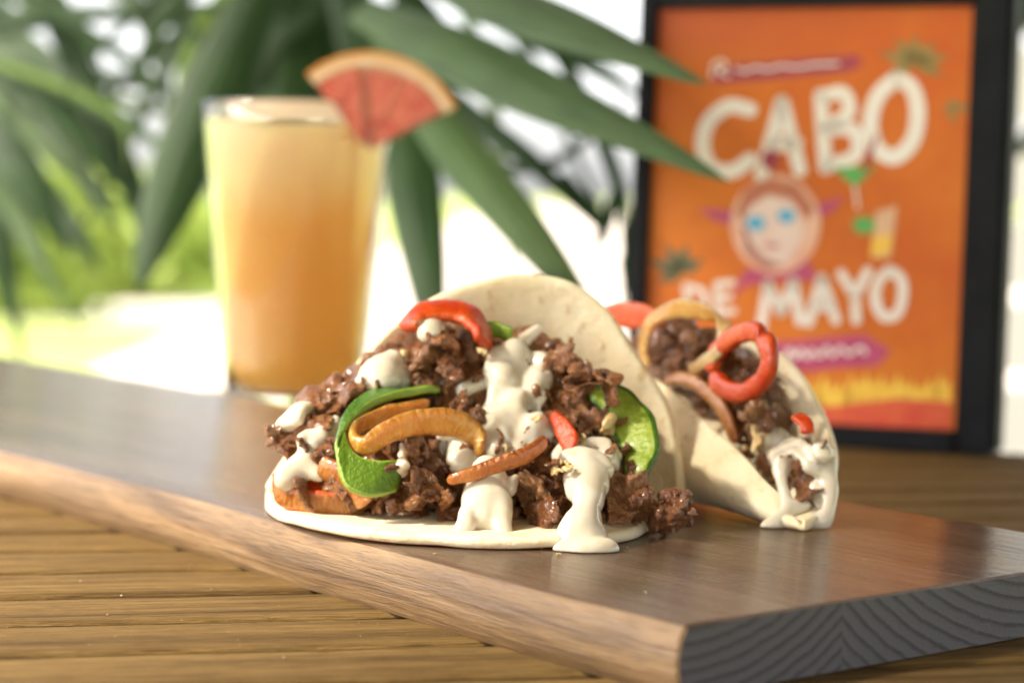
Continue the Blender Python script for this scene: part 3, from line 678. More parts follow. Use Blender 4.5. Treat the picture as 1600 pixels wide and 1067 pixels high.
ribbon('red_pepper_ring', path([(x, y, .1*math.sin(i)) for i, (x, y) in enumerate(ring)], df2, -.95), (-.35, .75, .45), .6, .40, (RSK, RFL, RSK), t2, n=70, seed=33, wob=.03, sq=2.8)
ribbon('onion_strip', path([(1042, 595, .3), (1070, 592, 0), (1105, 612, -.1), (1132, 648, -.1), (1150, 690, .2)], df2, -.35), (.5, -.3, .8), [.35, .45, .5, .45, .35], .3, (ONB, ONB), t2, n=46, seed=34)
ribbon('red_pepper_strip', path([(1245, 650, 0), (1258, 662, 0), (1262, 680, 0)], df2, -.15), (1, 0, .2), .4, .18, (RSK, RFL), t2, n=20, seed=35)
crumb(1180, 690, df2(1180, 690)-.55, 1.3, t2, 0); crumb(1168, 700, df2(1168, 700)-.4, .8, t2, 1); crumb(1190, 678, df2(1190, 678)-.5, .7, t2, 2)
S2 = [[(1200, 688, 15), (1235, 690, 20), (1265, 702, 18), (1290, 716, 14)], [(1205, 705, 18), (1218, 728, 14)], [(1292, 708, 9, 58.0), (1297, 750, 10, 57.5), (1293, 798, 9, 57.05), (1284, 818, 13, 56.8)], [(1217, 732, 9, 57.9), (1224, 768, 7, 57.45), (1230, 798, 8, 57.05), (1214, 822, 11, 56.8), (1199, 825, 8, 56.8)],
      [(1235, 795, 8, 57.0), (1262, 788, 7, 57.1)], [(1256, 820, 8, 56.8), (1285, 813, 12, 56.9)], [(1250, 692, 14), (1276, 732, 10)], [(1272, 760, 7, 57.5), (1285, 790, 8, 57.1)]]
sauce_mesh('sauce', S2, fill2, df2, t2, k=.06)

# ------------------------------------------------------------------ drink
GD = 98.0; gb = pix(461, 640, GD); gx, gy = gb[0], GD
glass = thing('pint_glass', (gx, gy, 0), 'pint glass of cloudy orange juice standing behind the board', 'drinking glass')
Mg = Mat('clear_glass'); Mg.set(col=(1, 1, 1), rough=.02, trans=1.0, ior=1.45); Mg.n['Principled BSDF'].inputs['Base Color'].default_value = (.97, .98, .97, 1)
def lathe(name, prof, mat, parent, c, n=64, close=True):
    V = [(c[0]+r*math.cos(2*math.pi*i/n), c[1]+r*math.sin(2*math.pi*i/n), c[2]+z) for r, z in prof for i in range(n)]; F = []
    m = len(prof)
    for a in range(m-1):
        for i in range(n): F.append((a*n+i, a*n+(i+1) % n, (a+1)*n+(i+1) % n, (a+1)*n+i))
    me = mesh(name, V, F, True); bm = bmesh.new(); bm.from_mesh(me); bmesh.ops.remove_doubles(bm, verts=bm.verts, dist=1e-5); bmesh.ops.recalc_face_normals(bm, faces=bm.faces[:]); bm.to_mesh(me); bm.free()
    return obj(name, me, mat, parent)
H, R0, R1 = 14.5, 3.15, 4.42
rad = lambda z: R0+(R1-R0)*(z/H)
lathe('glass_wall', [(1e-4, .02), (R0-.15, .02), (R0, .15)]+[(rad(z), z) for z in np.linspace(.6, H-.12, 14)]+[(rad(H)-.05, H-.02), (rad(H)-.12, H), (rad(H)-.2, H-.06)]+[(rad(z)-.24, z) for z in np.linspace(H-.3, 1.3, 14)]+[(R0-.5, 1.05), (1e-4, 1.0)], Mg.m, glass, (gx, gy, 0))
Mj = Mat('orange_juice'); vz = Mj.coord(); sx = Mj.new('SeparateXYZ'); Mj.link(vz, sx.inputs[0])
nz = Mj.noise(Mj.coord((.35, .35, .25)), 1, 3); zz = Mj.math('ADD', Mj.math('DIVIDE', sx.outputs[2], H), Mj.math('MULTIPLY', Mj.math('SUBTRACT', nz, .5), .12))
cj = Mj.ramp(zz, [(.05, (.97, .66, .20)), (.45, (.95, .57, .16)), (.62, (.94, .57, .18)), (.76, (.95, .74, .42)), (.90, (.95, .79, .54)), (.97, (.92, .82, .68))])  # cloudy pale top layers; transmitted light painted into the lighter orange at the bottom
Mj.set(col=cj, rough=.35, sss=.6, rad=(1, .55, .15), sscale=.012)
tj = Mj.new('BsdfTranslucent'); Mj.link(cj, tj.inputs[0]); mj = Mj.new('MixShader'); mj.inputs[0].default_value = .55
Mj.link(Mj.b.outputs[0], mj.inputs[1]); Mj.link(tj.outputs[0], mj.inputs[2]); Mj.link(mj.outputs[0], Mj.n['Material Output'].inputs[0])
lathe('juice', [(1e-4, 1.04), (R0-.53, 1.09)]+[(rad(z)-.265, z) for z in np.linspace(1.35, H-1.05, 12)]+[(rad(H-1)-.5, H-1.0), (1e-4, H-1.02)], Mj.m, glass, (gx, gy, 0))

# grapefruit wedge on the rim
wc = pix(576, 236, GD-3.4)
gw = thing('grapefruit_wedge', tuple(wc), 'pink grapefruit wedge perched on the rim of the juice glass', 'fruit wedge')
Mpe = m_plain('grapefruit_peel', (.80, .30, .05), .4, (.78, .36, .08), 3); Mpi = m_plain('grapefruit_pith', (.82, .62, .40), .6, (.80, .50, .26), 2)
Mf = Mat('grapefruit_flesh'); nf = Mf.noise(Mf.coord(), 2.2, 4, .6); Mf.set(col=Mf.mix(Mf.g(nf, .35, .65), (.54, .07, .040), (.74, .22, .13)), rough=.3, sss=.5, rad=(1, .35, .2), sscale=.005, coat=.3); Mf.bump(nf, .001)
WR = 4.4
def sector(name, r0, r1, a0, a1, d0, d1, mat, parent, n=16, bev=.0):
    """piece of a slice: polar sector in the image-facing plane, d = depth range"""
    V = []; F = []
    for d in (d0, d1):
        for i in range(n+1):
            a = math.radians(a0+(a1-a0)*i/n)
            for r in (r0, r1): V.append(wc + np.array([math.cos(a)*r, d + .10*math.sin(a)*r, math.sin(a)*r]))
    q = 2*(n+1); idx = lambda s, i, r: s*q+i*2+r
    for i in range(n):
        F += [(idx(0, i, 0), idx(0, i, 1), idx(0, i+1, 1), idx(0, i+1, 0)), (idx(1, i, 0), idx(1, i+1, 0), idx(1, i+1, 1), idx(1, i, 1)), (idx(0, i, 1), idx(1, i, 1), idx(1, i+1, 1), idx(0, i+1, 1)), (idx(0, i, 0), idx(0, i+1, 0), idx(1, i+1, 0), idx(1, i, 0))]
    F += [(idx(0, 0, 0), idx(1, 0, 0), idx(1, 0, 1), idx(0, 0, 1)), (idx(0, n, 0), idx(0, n, 1), idx(1, n, 1), idx(1, n, 0))]
    me = mesh(name, V, F, False)
    bm = bmesh.new(); bm.from_mesh(me); bmesh.ops.recalc_face_normals(bm, faces=bm.faces[:])
    if bev: bmesh.ops.bevel(bm, geom=[e for e in bm.edges if e.is_manifold and e.calc_face_angle(0) > .7], offset=bev, segments=2, affect='EDGES')
    bm.to_mesh(me); bm.free(); return obj(name, me, mat, parent)
A0, A1_ = 27, 130
sector('peel', WR-.22, WR, A0, A1_, -.55, .55, Mpe, gw, 24, .05)
sector('pith', WR-.62, WR-.225, A0+.3, A1_-.3, -.53, .53, Mpi, gw, 24)
for k in range(3):
    a = A0+1+k*(A1_-A0-2)/3; sector('segment', .35 if k != 1 else .2, WR-.64-.1*(k == 1), a+.25, a+(A1_-A0-2)/3-.25, -.56+.1*(k == 1), .5, Mf.m, gw, 10, .12)
sector('membrane', .12, WR-.63, A0+.6, A1_-.6, -.36, .44, m_plain('grapefruit_membrane', (.78, .40, .26), .5), gw, 24)

# ------------------------------------------------------------------ framed poster
pyaw = math.radians(20); lean = math.radians(4)
hx = np.array([math.cos(pyaw), -math.sin(pyaw), 0]); out = np.array([-math.sin(pyaw)*math.cos(lean), -math.cos(pyaw)*math.cos(lean), math.sin(lean)]); upv = np.cross(hx, out)*-1
upv = np.cross(out, hx); upv = upv if upv[2] > 0 else -upv
O = pix(1487, 672, 87.6)                                     # lower right corner of the print
def loc(px, py):
    d = _f + _R*(px-W0/2)/FPX - _U*(py-H0/2)/FPX; c0 = np.array([0, 0, CAMZ]); t = ((O-c0)@out)/(d@out); p = c0+d*t-O; return p@hx, p@upv
def P3(x, y, d=0.0): return O+hx*x+upv*y+out*d
tl, tr_, bl = loc(1035, 22), loc(1516, 2), loc(998, 660)
PX0 = (tl[0]+bl[0])/2; PX1 = .15; PY1 = (tl[1]+tr_[1])/2; PY0 = 0.0
zb = P3(0, 0)[2]; low = -zb/upv[2]                              # local y where the table is
sign = thing('framed_poster', tuple(P3((PX0+PX1)/2, low)*np.array([1, 1, 0])), 'orange poster in a thick black frame standing at the back of the table', 'framed poster')
MK = m_plain('black_frame', (.006, .006, .007), .6, (.010, .010, .011), .5, spec=.15)
def slab(name, x0, x1, y0, y1, d0, d1, mat, parent, bev=.0):
    V = [P3(x, y, d) for d in (d0, d1) for y in (y0, y1) for x in (x0, x1)]
    F = [(0, 1, 3, 2), (4, 6, 7, 5), (0, 4, 5, 1), (2, 3, 7, 6), (0, 2, 6, 4), (1, 5, 7, 3)]
    me = mesh(name, V, F, False); bm = bmesh.new(); bm.from_mesh(me); bmesh.ops.recalc_face_normals(bm, faces=bm.faces[:])
    if bev: bmesh.ops.bevel(bm, geom=bm.edges[:], offset=bev, segments=2, affect='EDGES')
    bm.to_mesh(me); bm.free(); return obj(name, me, mat, parent)
fw, fr_ = .75, 1.75
slab('frame_side', PX0-fw, PX0-.01, low+.03, PY1+1.0, -2.2, .5, MK, sign, .12)
slab('frame_side', PX1+.01, PX1+fr_, low+.03, PY1+1.0, -2.2, .5, MK, sign, .25)
slab('frame_bottom', PX0, PX1, low+.03, PY0-.01, -2.2, .45, MK, sign, .1)
slab('frame_top', PX0, PX1, PY1+.01, PY1+.98, -2.2, .45, MK, sign, .1)
slab('back_panel', PX0-.05, PX1+.05, low+.3, PY1+.4, -1.6, -.25, MK, sign)
Mo = Mat('poster_print'); oc = Mo.coord(); tc = Mo.new('TexCoord'); gen = Mo.new('SeparateXYZ'); Mo.link(tc.outputs['Generated'], gen.inputs[0])
n1 = Mo.noise(oc, .16, 3); n2 = Mo.noise(oc, .9, 3)
co = Mo.mix(Mo.g(n1, .35, .65), (.57, .105, .014), (.66, .175, .018)); co = Mo.mix(Mo.math('MULTIPLY', Mo.g(n2, .5, .7), .25), co, (.48, .09, .015))
co = Mo.mix(Mo.g(Mo.math('SUBTRACT', gen.outputs[2], Mo.math('MULTIPLY', gen.outputs[0], .25)), .72, 1.0), co, (.42, .07, .02))
Mo.set(col=co, rough=.5, spec=.2)
poster = slab('poster', PX0, PX1, PY0, PY1, -.24, 0, Mo.m, sign)
LAY = [0]
def flat(name, polys, mat, layer):
    """printed shapes: polygons in photo pixels put on the print, a hair above it"""
    V = []; F = []
    for po in polys:
        b = len(V); 
        for q in po: x, y = loc(*q); V.append(P3(x, y, .012*layer))
        F.append(tuple(range(b, len(V))))
    me = mesh(name, V, F, False); bm = bmesh.new(); bm.from_mesh(me); bmesh.ops.triangulate(bm, faces=bm.faces[:]); bmesh.ops.recalc_face_normals(bm, faces=bm.faces[:])
    bm.to_mesh(me); bm.free(); o = obj(name, me, mat, poster); return o
def stroke(name, lines, w, mat, layer, n=26):
    V = []; F = []
    for li in lines:
        ww = w
        C = catmull(np.array(li, float), n) if len(li) > 2 else np.linspace(li[0], li[1], 8)
        T = np.gradient(C, axis=0); T /= np.linalg.norm(T, axis=1)[:, None]+1e-9; N = np.stack([-T[:, 1], T[:, 0]], 1); b = len(V)
        L = [c+nn*ww/2 for c, nn in zip(C, N)]; Rr = [c-nn*ww/2 for c, nn in zip(C, N)]
        cap = lambda c, t, nn: [c+(nn*math.cos(a)+t*math.sin(a))*ww/2 for a in np.linspace(0, math.pi, 9)]
        for q in L+Rr: V.append(P3(*loc(*q), .012*layer))
        m = len(C)
        for i in range(m-1): F.append((b+i, b+i+1, b+m+i+1, b+m+i))
        for c, t, nn in ((C[-1], T[-1], N[-1]), (C[0], -T[0], -N[0])):
            b2 = len(V)
            for q in cap(c, t, nn): V.append(P3(*loc(*q), .012*layer+.001))
            F.append(tuple(range(b2, len(V))))
    me = mesh(name, V, F, False); bm = bmesh.new(); bm.from_mesh(me); bmesh.ops.recalc_face_normals(bm, faces=bm.faces[:]); bm.to_mesh(me); bm.free()
    return obj(name, me, mat, poster)
MW = m_plain('print_white', (.80, .68, .56), .45, (.82, .74, .64)); MG = m_plain('print_green', (.20, .15, .02), .45, (.30, .19, .03)); MGD = m_plain('print_dark_green', (.12, .11, .03), .45)
MMg = m_plain('print_magenta', (.42, .03, .10), .45, (.50, .05, .13)); MMr = m_plain('print_crimson', (.36, .02, .035), .45); MY = m_plain('print_yellow', (.85, .45, .03), .45, (.88, .55, .05)); MR = m_plain('print_red', (.60, .045, .015), .45, (.68, .10, .02))
MSk = m_plain('print_skin', (.78, .52, .42), .45, (.80, .62, .52)); MB = m_plain('print_blue', (.10, .42, .62), .45); MGl = m_plain('print_bright_green', (.10, .38, .06), .45)
def leafpoly(c, ang, L, w):
    a = math.radians(ang); d = np.array([math.cos(a), -math.sin(a)]); nrm = np.array([d[1], -d[0]]); c = np.array(c, float)
    return [c+d*L*t+nrm*w*s*math.sin(math.pi*t**.7) for s, ts in ((1, np.linspace(0, 1, 8)), (-1, np.linspace(1, 0, 8)[1:-1])) for t in ts]
for i, (a, L) in enumerate([(165, 60), (130, 50), (90, 45), (45, 45), (10, 55), (-25, 50), (205, 50)]):
    flat('printed_leaf', [leafpoly((1430, 98), a, L, 9)], MG, 1)
for a, L in [(160, 55), (120, 50), (80, 45), (200, 40), (30, 40)]:
    flat('printed_leaf', [leafpoly((1065, 425), a, L, 10)], MGD, 1)
for a, L in [(150, 40), (200, 45)]: flat('printed_leaf', [leafpoly((1480, 160), a+140, L, 6)], MG, 1)
flat('banner', [[(1106, 118), (1120, 104), (1338, 86), (1348, 100), (1330, 112), (1120, 132)]], MMr, 1)
stroke('banner_lettering', [[(1112, 120), (1116, 100), (1130, 96), (1134, 106), (1122, 110), (1138, 120)], [(1150, 108), (1165, 112), (1180, 106), (1200, 109), (1220, 104), (1245, 106), (1270, 102), (1310, 100)]], 4, MW, 2)
WL = 27
stroke('letter', [[(1172, 172), (1140, 166), (1108, 190), (1098, 228), (1112, 262), (1145, 268), (1172, 250)]], WL-4, MW, 2)
stroke('letter', [[(1190, 272), (1222, 160)], [(1222, 160), (1250, 266)], [(1204, 228), (1244, 224)]], WL-5, MW, 2)
stroke('letter', [[(1282, 150), (1290, 262)], [(1284, 152), (1318, 146), (1326, 176), (1292, 200)], [(1292, 202), (1334, 204), (1338, 242), (1292, 260)]], WL-5, MW, 2)
stroke('letter', [[(1400, 124), (1372, 150), (1360, 195), (1372, 234), (1398, 246), (1425, 222), (1434, 176), (1424, 136), (1400, 124)]], WL-2, MW, 2, 40)
stroke('letter', [[(1072, 446), (1076, 492)], [(1072, 448), (1098, 456), (1100, 480), (1076, 492)]], 10, MW, 2); stroke('letter', [[(1120, 444), (1122, 490)], [(1120, 444), (1144, 442)], [(1120, 466), (1140, 464)], [(1122, 490), (1146, 486)]], 10, MW, 2)
stroke('letter', [[(1190, 508), (1200, 444)], [(1200, 444), (1220, 488)], [(1220, 488), (1240, 440)], [(1240, 440), (1250, 502)]], 15, MW, 2)
stroke('letter', [[(1264, 504), (1284, 434)], [(1284, 434), (1306, 500)], [(1272, 480), (1298, 478)]], 15, MW, 2)
stroke('letter', [[(1314, 428), (1336, 462)], [(1356, 424), (1336, 462)], [(1336, 462), (1338, 500)]], 15, MW, 2)
stroke('letter', [[(1390, 422), (1372, 440), (1368, 468), (1380, 494), (1400, 492), (1410, 466), (1408, 436), (1390, 422)]], 16, MW, 2, 40)
flat('banner', [[(1190, 560), (1200, 536), (1350, 522), (1392, 548), (1372, 570), (1215, 584)]], MMg, 1)
stroke('banner_lettering', [[(1228, 562), (1234, 544), (1242, 562), (1250, 545), (1262, 560), (1268, 546), (1280, 558), (1292, 542), (1300, 556), (1315, 542), (1325, 554), (1345, 542), (1352, 552)]], 6, MW, 2)
el = lambda cx, cy, rx, ry, n=28: [(cx+rx*math.cos(2*math.pi*i/n), cy+ry*math.sin(2*math.pi*i/n)) for i in range(n)]
flat('printed_scarf', [[(1140, 470), (1165, 420), (1215, 430), (1262, 405), (1278, 440), (1235, 436), (1200, 440), (1165, 446)]], MMg, 1)
flat('printed_bow', [[(1090, 326), (1150, 330), (1146, 352), (1118, 345)]], MMg, 1); flat('printed_bow', [[(1262, 325), (1320, 306), (1300, 332), (1266, 345)]], MMg, 1)
flat('printed_head', [el(1212, 350, 70, 78)], m_plain('print_pink', (.78, .36, .22), .45, (.80, .46, .30)), 2); flat('printed_face', [el(1206, 358, 48, 60)], MSk, 3)
flat('printed_hood', [[(1152, 330), (1165, 292), (1200, 278), (1245, 288), (1272, 325), (1262, 345), (1235, 312), (1200, 305), (1172, 322), (1160, 350)]], m_plain('print_rust', (.55, .16, .07), .5), 4); flat('printed_shade', [[(1158, 352), (1166, 395), (1192, 420), (1228, 416), (1196, 404), (1176, 384), (1166, 356)]], m_plain('print_brown', (.45, .16, .10), .5), 4)
flat('printed_lens', [el(1181, 349, 15, 12)], MB, 4); flat('printed_lens', [el(1229, 338, 14, 11)], MB, 4); flat('printed_mouth', [el(1206, 384, 12, 5)], m_plain('print_rose', (.62, .22, .18), .45), 4)
flat('printed_pompom', [el(1204, 250, 14, 16)], MMr, 3)
flat('printed_cocktail', [[(1300, 262), (1368, 260), (1336, 294)]], MGl, 3); stroke('printed_stem', [[(1336, 292), (1340, 325)]], 4, MW, 3); stroke('printed_straw', [[(1352, 268), (1368, 215)]], 6, MMr, 4)
flat('printed_glass', [[(1368, 330), (1402, 322), (1392, 402), (1362, 404)]], m_plain('print_peach', (.74, .42, .22), .45), 2); flat('printed_lime', [el(1350, 352, 18, 14)], MGl, 3); flat('printed_drink', [[(1364, 370), (1394, 366), (1390, 398), (1360, 400)]], MY, 3)
for i in range(16):
    x = 1130+i*23+random.uniform(-5, 5); h = random.uniform(28, 52); y = 640-i*1.0
    flat('flame', [[(x-16, y+6), (x-13, y-h*.4), (x-2, y-h), (x+3, y-h*.55), (x+12, y-h*.75), (x+15, y+6)]], MY, 1)
flat('flame_band', [[(1008, 655), (1008, 628), (1100, 634), (1200, 630), (1300, 634), (1400, 622), (1486, 628), (1484, 670)]], MR, 2)

# ------------------------------------------------------------------ palm leaves
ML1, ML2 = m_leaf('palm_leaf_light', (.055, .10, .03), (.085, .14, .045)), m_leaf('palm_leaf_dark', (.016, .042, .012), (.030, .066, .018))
def leaf(pts, w, mat, parent, seed=0, n=36, fold=.22, tilt=0.0):
    P = catmull(np.array([pix(*p) for p in pts]), n); T = np.gradient(P, axis=0); T /= np.linalg.norm(T, axis=1)[:, None]
    view = np.array([math.sin(tilt), -math.cos(tilt), .25]); V = []; U = []; F = []; L = np.linspace(0, 1, n); m = 7
    for i in range(n):
        s = np.cross(T[i], view); s /= np.linalg.norm(s)+1e-9; nn = np.cross(s, T[i]); D = P[i][1]
        ww = w*D/FPX*(math.sin(math.pi*min(1, (.12+.88*L[i])))**.7 if L[i] > .4 else .55+.45*L[i]/.4*1.0)
        ww = max(ww, .02)
        for j in range(m):
            a = (j/(m-1)-.5); V.append(P[i]+s*a*ww+nn*(abs(a)*-fold*ww+.03*ww*math.cos(a*19))); U.append((L[i]*6, a*2, 0))
    for i in range(n-1):
        for j in range(m-1): F.append((i*m+j, i*m+j+1, (i+1)*m+j+1, (i+1)*m+j))
    me = mesh('leaf', V, F, True); a = me.attributes.new('uvs', 'FLOAT_VECTOR', 'POINT'); a.data.foreach_set('vector', np.array(U, np.float32).ravel())
    return obj('leaf', me, mat, parent)
def trunk(px, D, top_py, r, parent):
    b = pix(px, 300, D); topz = pix(px, top_py, D)[2]; n = 14; rows = 24; V = []; F = []
    for i in range(rows):
        z = -74+(topz+74)*i/(rows-1); rr = r*(1.15-.35*i/(rows-1))*(1+.05*(i % 2))
        for j in range(n): a = 2*math.pi*j/n; V.append((b[0]+rr*math.cos(a)+1.5*math.sin(i*.3), b[1]+rr*math.sin(a), z))
    for i in range(rows-1):
        for j in range(n): F.append((i*n+j, i*n+(j+1) % n, (i+1)*n+(j+1) % n, (i+1)*n+j))
    F.append(tuple(range((rows-1)*n, rows*n)))
    return obj('trunk', mesh('trunk', V, F, True), m_plain('palm_stem', (.06, .075, .03), .6, (.10, .09, .05), .4), parent)
pc = pix(480, 300, 150)
palm = thing('palm_plant', (pc[0], pc[1], -74), 'broad-leaved green palm behind the juice glass, leaf tips crossing the poster', 'palm', 'palms behind the table')
trunk(470, 150, -120, 2.2, palm)
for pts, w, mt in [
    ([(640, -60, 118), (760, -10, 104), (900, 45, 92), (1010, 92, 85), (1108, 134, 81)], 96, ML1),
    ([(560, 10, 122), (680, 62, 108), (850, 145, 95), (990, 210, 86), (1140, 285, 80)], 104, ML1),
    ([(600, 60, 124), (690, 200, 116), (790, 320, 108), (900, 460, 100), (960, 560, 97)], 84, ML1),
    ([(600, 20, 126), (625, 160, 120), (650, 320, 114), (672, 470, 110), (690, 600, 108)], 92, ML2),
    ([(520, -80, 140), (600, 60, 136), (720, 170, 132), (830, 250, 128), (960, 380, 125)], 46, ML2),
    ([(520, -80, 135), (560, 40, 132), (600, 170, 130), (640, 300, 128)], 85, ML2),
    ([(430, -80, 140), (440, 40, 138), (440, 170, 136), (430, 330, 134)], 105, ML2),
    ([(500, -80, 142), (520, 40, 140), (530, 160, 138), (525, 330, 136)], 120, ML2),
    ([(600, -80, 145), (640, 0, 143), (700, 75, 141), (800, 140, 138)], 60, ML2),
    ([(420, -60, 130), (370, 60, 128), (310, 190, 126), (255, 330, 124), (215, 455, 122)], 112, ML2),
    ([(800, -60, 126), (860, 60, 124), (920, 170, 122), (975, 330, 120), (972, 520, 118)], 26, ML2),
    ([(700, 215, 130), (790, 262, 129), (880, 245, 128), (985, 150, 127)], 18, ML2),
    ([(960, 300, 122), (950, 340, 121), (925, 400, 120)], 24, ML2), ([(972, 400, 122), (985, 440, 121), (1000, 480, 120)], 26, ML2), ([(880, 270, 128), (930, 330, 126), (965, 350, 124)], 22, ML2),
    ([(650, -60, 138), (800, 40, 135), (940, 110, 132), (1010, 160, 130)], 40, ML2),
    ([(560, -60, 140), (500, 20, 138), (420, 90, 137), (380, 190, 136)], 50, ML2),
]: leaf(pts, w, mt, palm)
ML3 = m_leaf('palm_leaf_backlit', (.10, .19, .03), (.19, .28, .05))  # brighter leaf colour standing in for light from behind
rl = random.Random(5)
for i in (0, 1, 3, 5, 7, 8, 9, 13):                                             # narrow leaflets falling to both sides
    if i % 2: x0, x1, y1 = rl.uniform(440, 560), rl.uniform(90, 340), rl.uniform(60, 330)
    else: x0, x1, y1 = rl.uniform(560, 700), rl.uniform(740, 1000), rl.uniform(60, 380)
    D = rl.uniform(128, 165); y0 = -90; mx_, my_ = (x0+x1)/2+rl.uniform(-30, 30), (y0+y1)/2-rl.uniform(10, 60)
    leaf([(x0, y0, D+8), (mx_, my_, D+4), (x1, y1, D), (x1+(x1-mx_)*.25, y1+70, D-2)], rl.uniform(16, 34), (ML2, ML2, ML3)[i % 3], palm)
pc = pix(-330, 300, 185)
palm2 = thing('palm_plant', (pc[0], pc[1], -74), 'blurred palm with drooping leaves at the edge of the photo, left of the glass', 'palm', 'palms behind the table')
trunk(-330, 185, -260, 4, palm2)
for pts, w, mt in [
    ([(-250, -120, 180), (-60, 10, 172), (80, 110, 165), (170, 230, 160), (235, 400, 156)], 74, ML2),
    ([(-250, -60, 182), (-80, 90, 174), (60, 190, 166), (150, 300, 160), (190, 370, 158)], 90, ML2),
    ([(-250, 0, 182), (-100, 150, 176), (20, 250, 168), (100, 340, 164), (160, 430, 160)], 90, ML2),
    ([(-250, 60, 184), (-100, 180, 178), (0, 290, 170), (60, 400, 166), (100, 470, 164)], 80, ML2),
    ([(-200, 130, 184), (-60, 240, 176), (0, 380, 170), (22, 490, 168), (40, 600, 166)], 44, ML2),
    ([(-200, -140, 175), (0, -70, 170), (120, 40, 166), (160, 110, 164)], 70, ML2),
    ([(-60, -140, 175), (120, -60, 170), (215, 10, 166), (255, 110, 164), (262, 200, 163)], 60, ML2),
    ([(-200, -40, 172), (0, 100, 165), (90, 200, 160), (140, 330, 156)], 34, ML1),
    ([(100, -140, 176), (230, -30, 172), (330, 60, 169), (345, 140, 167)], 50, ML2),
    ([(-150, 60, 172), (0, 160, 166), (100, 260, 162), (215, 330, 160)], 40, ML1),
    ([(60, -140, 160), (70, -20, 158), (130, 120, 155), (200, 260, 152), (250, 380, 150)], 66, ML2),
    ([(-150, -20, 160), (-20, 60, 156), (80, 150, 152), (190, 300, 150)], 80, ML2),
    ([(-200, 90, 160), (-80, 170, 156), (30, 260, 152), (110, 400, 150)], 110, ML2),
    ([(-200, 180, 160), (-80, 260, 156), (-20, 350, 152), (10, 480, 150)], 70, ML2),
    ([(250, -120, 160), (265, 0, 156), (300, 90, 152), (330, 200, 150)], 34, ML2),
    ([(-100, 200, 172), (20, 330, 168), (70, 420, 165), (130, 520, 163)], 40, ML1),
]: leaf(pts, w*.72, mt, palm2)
for i in range(12):
    x0, y0 = rl.uniform(-260, -60), rl.uniform(-220, 120); a = rl.uniform(-.15, 1.15); L = rl.uniform(330, 560); D = rl.uniform(145, 190)
    x1, y1 = x0+L*math.cos(a), y0+L*math.sin(a)*.9; leaf([(x0, y0, D+8), (x0+(x1-x0)*.5, y0+(y1-y0)*.5-25, D+4), (x1, y1, D), (x1+20, y1+90, D-2)], rl.uniform(14, 32), (ML2, ML3, ML2, ML2)[i % 4], palm2)
pc = pix(1700, 300, 160)
palm3 = thing('palm_plant', (pc[0], pc[1], -74), 'dark leaves peeking out beside the outer edge of the black frame', 'palm', 'palms behind the table')
trunk(1760, 160, -100, 2.5, palm3)
for pts, w, mt in [([(1760, -100, 158), (1660, -40, 150), (1600, 10, 146), (1575, 90, 144)], 80, ML2), ([(1760, 60, 158), (1680, 150, 150), (1600, 225, 146), (1555, 262, 144)], 44, ML2), ([(1760, -60, 158), (1700, -20, 152), (1640, 20, 148), (1590, 40, 146)], 60, ML2)]: leaf(pts, w, mt, palm3)

# ------------------------------------------------------------------ garden behind
Mlawn = Mat('lawn'); a = Mlawn.noise(Mlawn.coord((.004, .004, .004)), 1, 4); b = Mlawn.noise(Mlawn.coord((.08, .08, .08)), 1, 4)
Mlawn.set(col=Mlawn.mix(Mlawn.g(b, .35, .65), Mlawn.mix(Mlawn.g(a, .4, .6), (.34, .42, .10), (.44, .48, .16)), (.28, .36, .07)), rough=.8)
g = mesh('ground', [(-9000, -2000, -74), (9000, -2000, -74), (9000, 16000, -74), (-9000, 16000, -74)], [(0, 1, 2, 3)], False); tag(obj('ground', g, Mlawn.m), kind='structure')
Mpath = m_plain('pale_paving', (.74, .66, .58), .8, (.66, .58, .50), .05)
def sheet(name, pts, z, mat):
    return tag(obj(name, mesh(name, [(x, y, z) for x, y in pts], [tuple(range(len(pts)))], False), mat), kind='structure')
sheet('patio', [(-260, -260), (320, -260), (320, 620), (-260, 620)], -73.4, m_plain('darkened_patio', (.20, .15, .10), .7, (.16, .12, .08), .05))  # floor coloured dark to cut light bounced up at the table
sheet('path', [(-190, 620.1), (700, 620.1), (2600, 9000), (-80, 9000)], -73.4, Mpath)
sheet('path', [(-1200, 1240), (-191, 1240), (-175, 1480), (-1200, 1480)], -73.4, Mpath)
MBL = m_leaf('shrub_leaf', (.34, .46, .08), (.46, .55, .14))
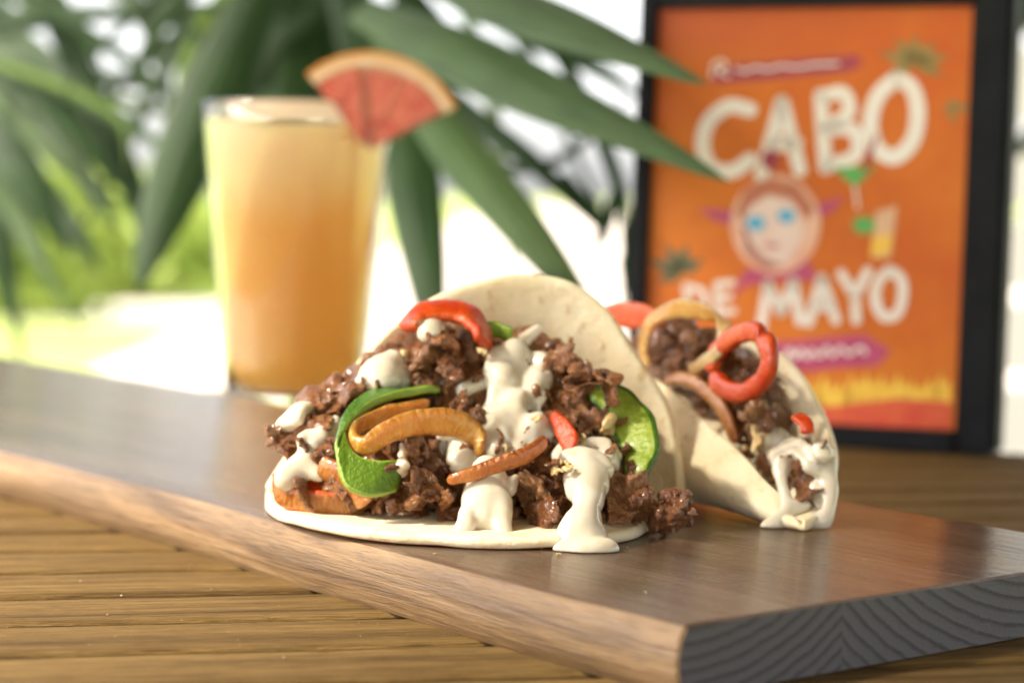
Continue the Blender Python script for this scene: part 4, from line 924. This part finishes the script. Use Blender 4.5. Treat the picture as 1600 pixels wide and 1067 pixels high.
def shrub(x, y, rx, rz, label, n=1500, seed=0):
    r = np.random.default_rng(seed); th = thing('shrub', (x, y, -74), label, 'shrub', 'sunlit shrubs at the back of the lawn'); V = []; F = []
    d = r.normal(size=(n, 3)); d /= np.linalg.norm(d, axis=1)[:, None]; d[:, 2] = np.abs(d[:, 2]); q = d*r.uniform(.55, 1, (n, 1))**.6
    q *= (1+.25*vnoise(d*2.2+seed, seed))[:, None]
    for c in q:
        p = np.array([x, y, -73])+c*np.array([rx, rx*.7, rz]); u = r.normal(size=3); u /= np.linalg.norm(u); w = np.cross(u, r.normal(size=3)); w /= np.linalg.norm(w); L = r.uniform(7, 13); k = len(V)
        V += [p-u*L, p+w*L*.4, p+u*L, p-w*L*.4]; F.append((k, k+1, k+2, k+3))
    obj('crown', mesh('crown', V, F, False), MBL, th)
    V = []; F = []
    for i in range(8):
        a = 2*math.pi*i/8; V += [(x+5*math.cos(a), y+5*math.sin(a), -74), (x+2*math.cos(a), y+2*math.sin(a), -74+rz*.7)]
    F = [(2*i, (2*i+2) % 16, (2*i+3) % 16, 2*i+1) for i in range(8)]; obj('trunk', mesh('trunk', V, F), MP, th)
for i, (px, D, rx, rz, lab) in enumerate([(60, 1500, 100, 95, 'sunlit shrub seen below the drooping palm leaves'), (270, 1650, 90, 85, 'bright shrub just beside the juice glass'), (-60, 1300, 80, 110, 'tall sunlit shrub at the outer edge of the photo'), (180, 1900, 150, 90, 'farthest bright shrub between the palm leaves')]):
    shrub(pix(px, 300, D)[0], D, rx, rz, lab, seed=i)
Mfe = m_plain('white_paint', (.80, .79, .76), .5, (.76, .75, .72), .1)
fp = pix(1580, 300, 330)
fence = thing('white_slat_fence', (fp[0]+60, 330, -73.4), 'white horizontal-slat fence beyond the table, beside the framed poster', 'fence')
for k in range(9): box('slat', (fp[0]+60, 330, -64+k*13.2), (170, 2, 11.6), Mfe, fence, 0, .3)
for dx in (-78, 0, 78): box('post', (fp[0]+60+dx, 334.2, -11.5), (6, 6, 123.6), Mfe, fence, 0, .3)
# roof added out of view to shade the table, with posts to carry it
Mro = m_plain('added_roof_boards', (.20, .14, .09), .7, (.16, .11, .07), .05)
roof = box('added_shade_roof', (104, -55, 125), (452, 690, 6), Mro, None); roof['kind'] = 'structure'
for x in (-112, 322):
    for y in (-390, 280):
        p = box('post', (0, 0, 0), (9, 9, 195.4), Mro, roof); p.location = (x-104, y+55, -100.75)
for o in list(bpy.data.objects):
    if '_emp' in o: del o['_emp']
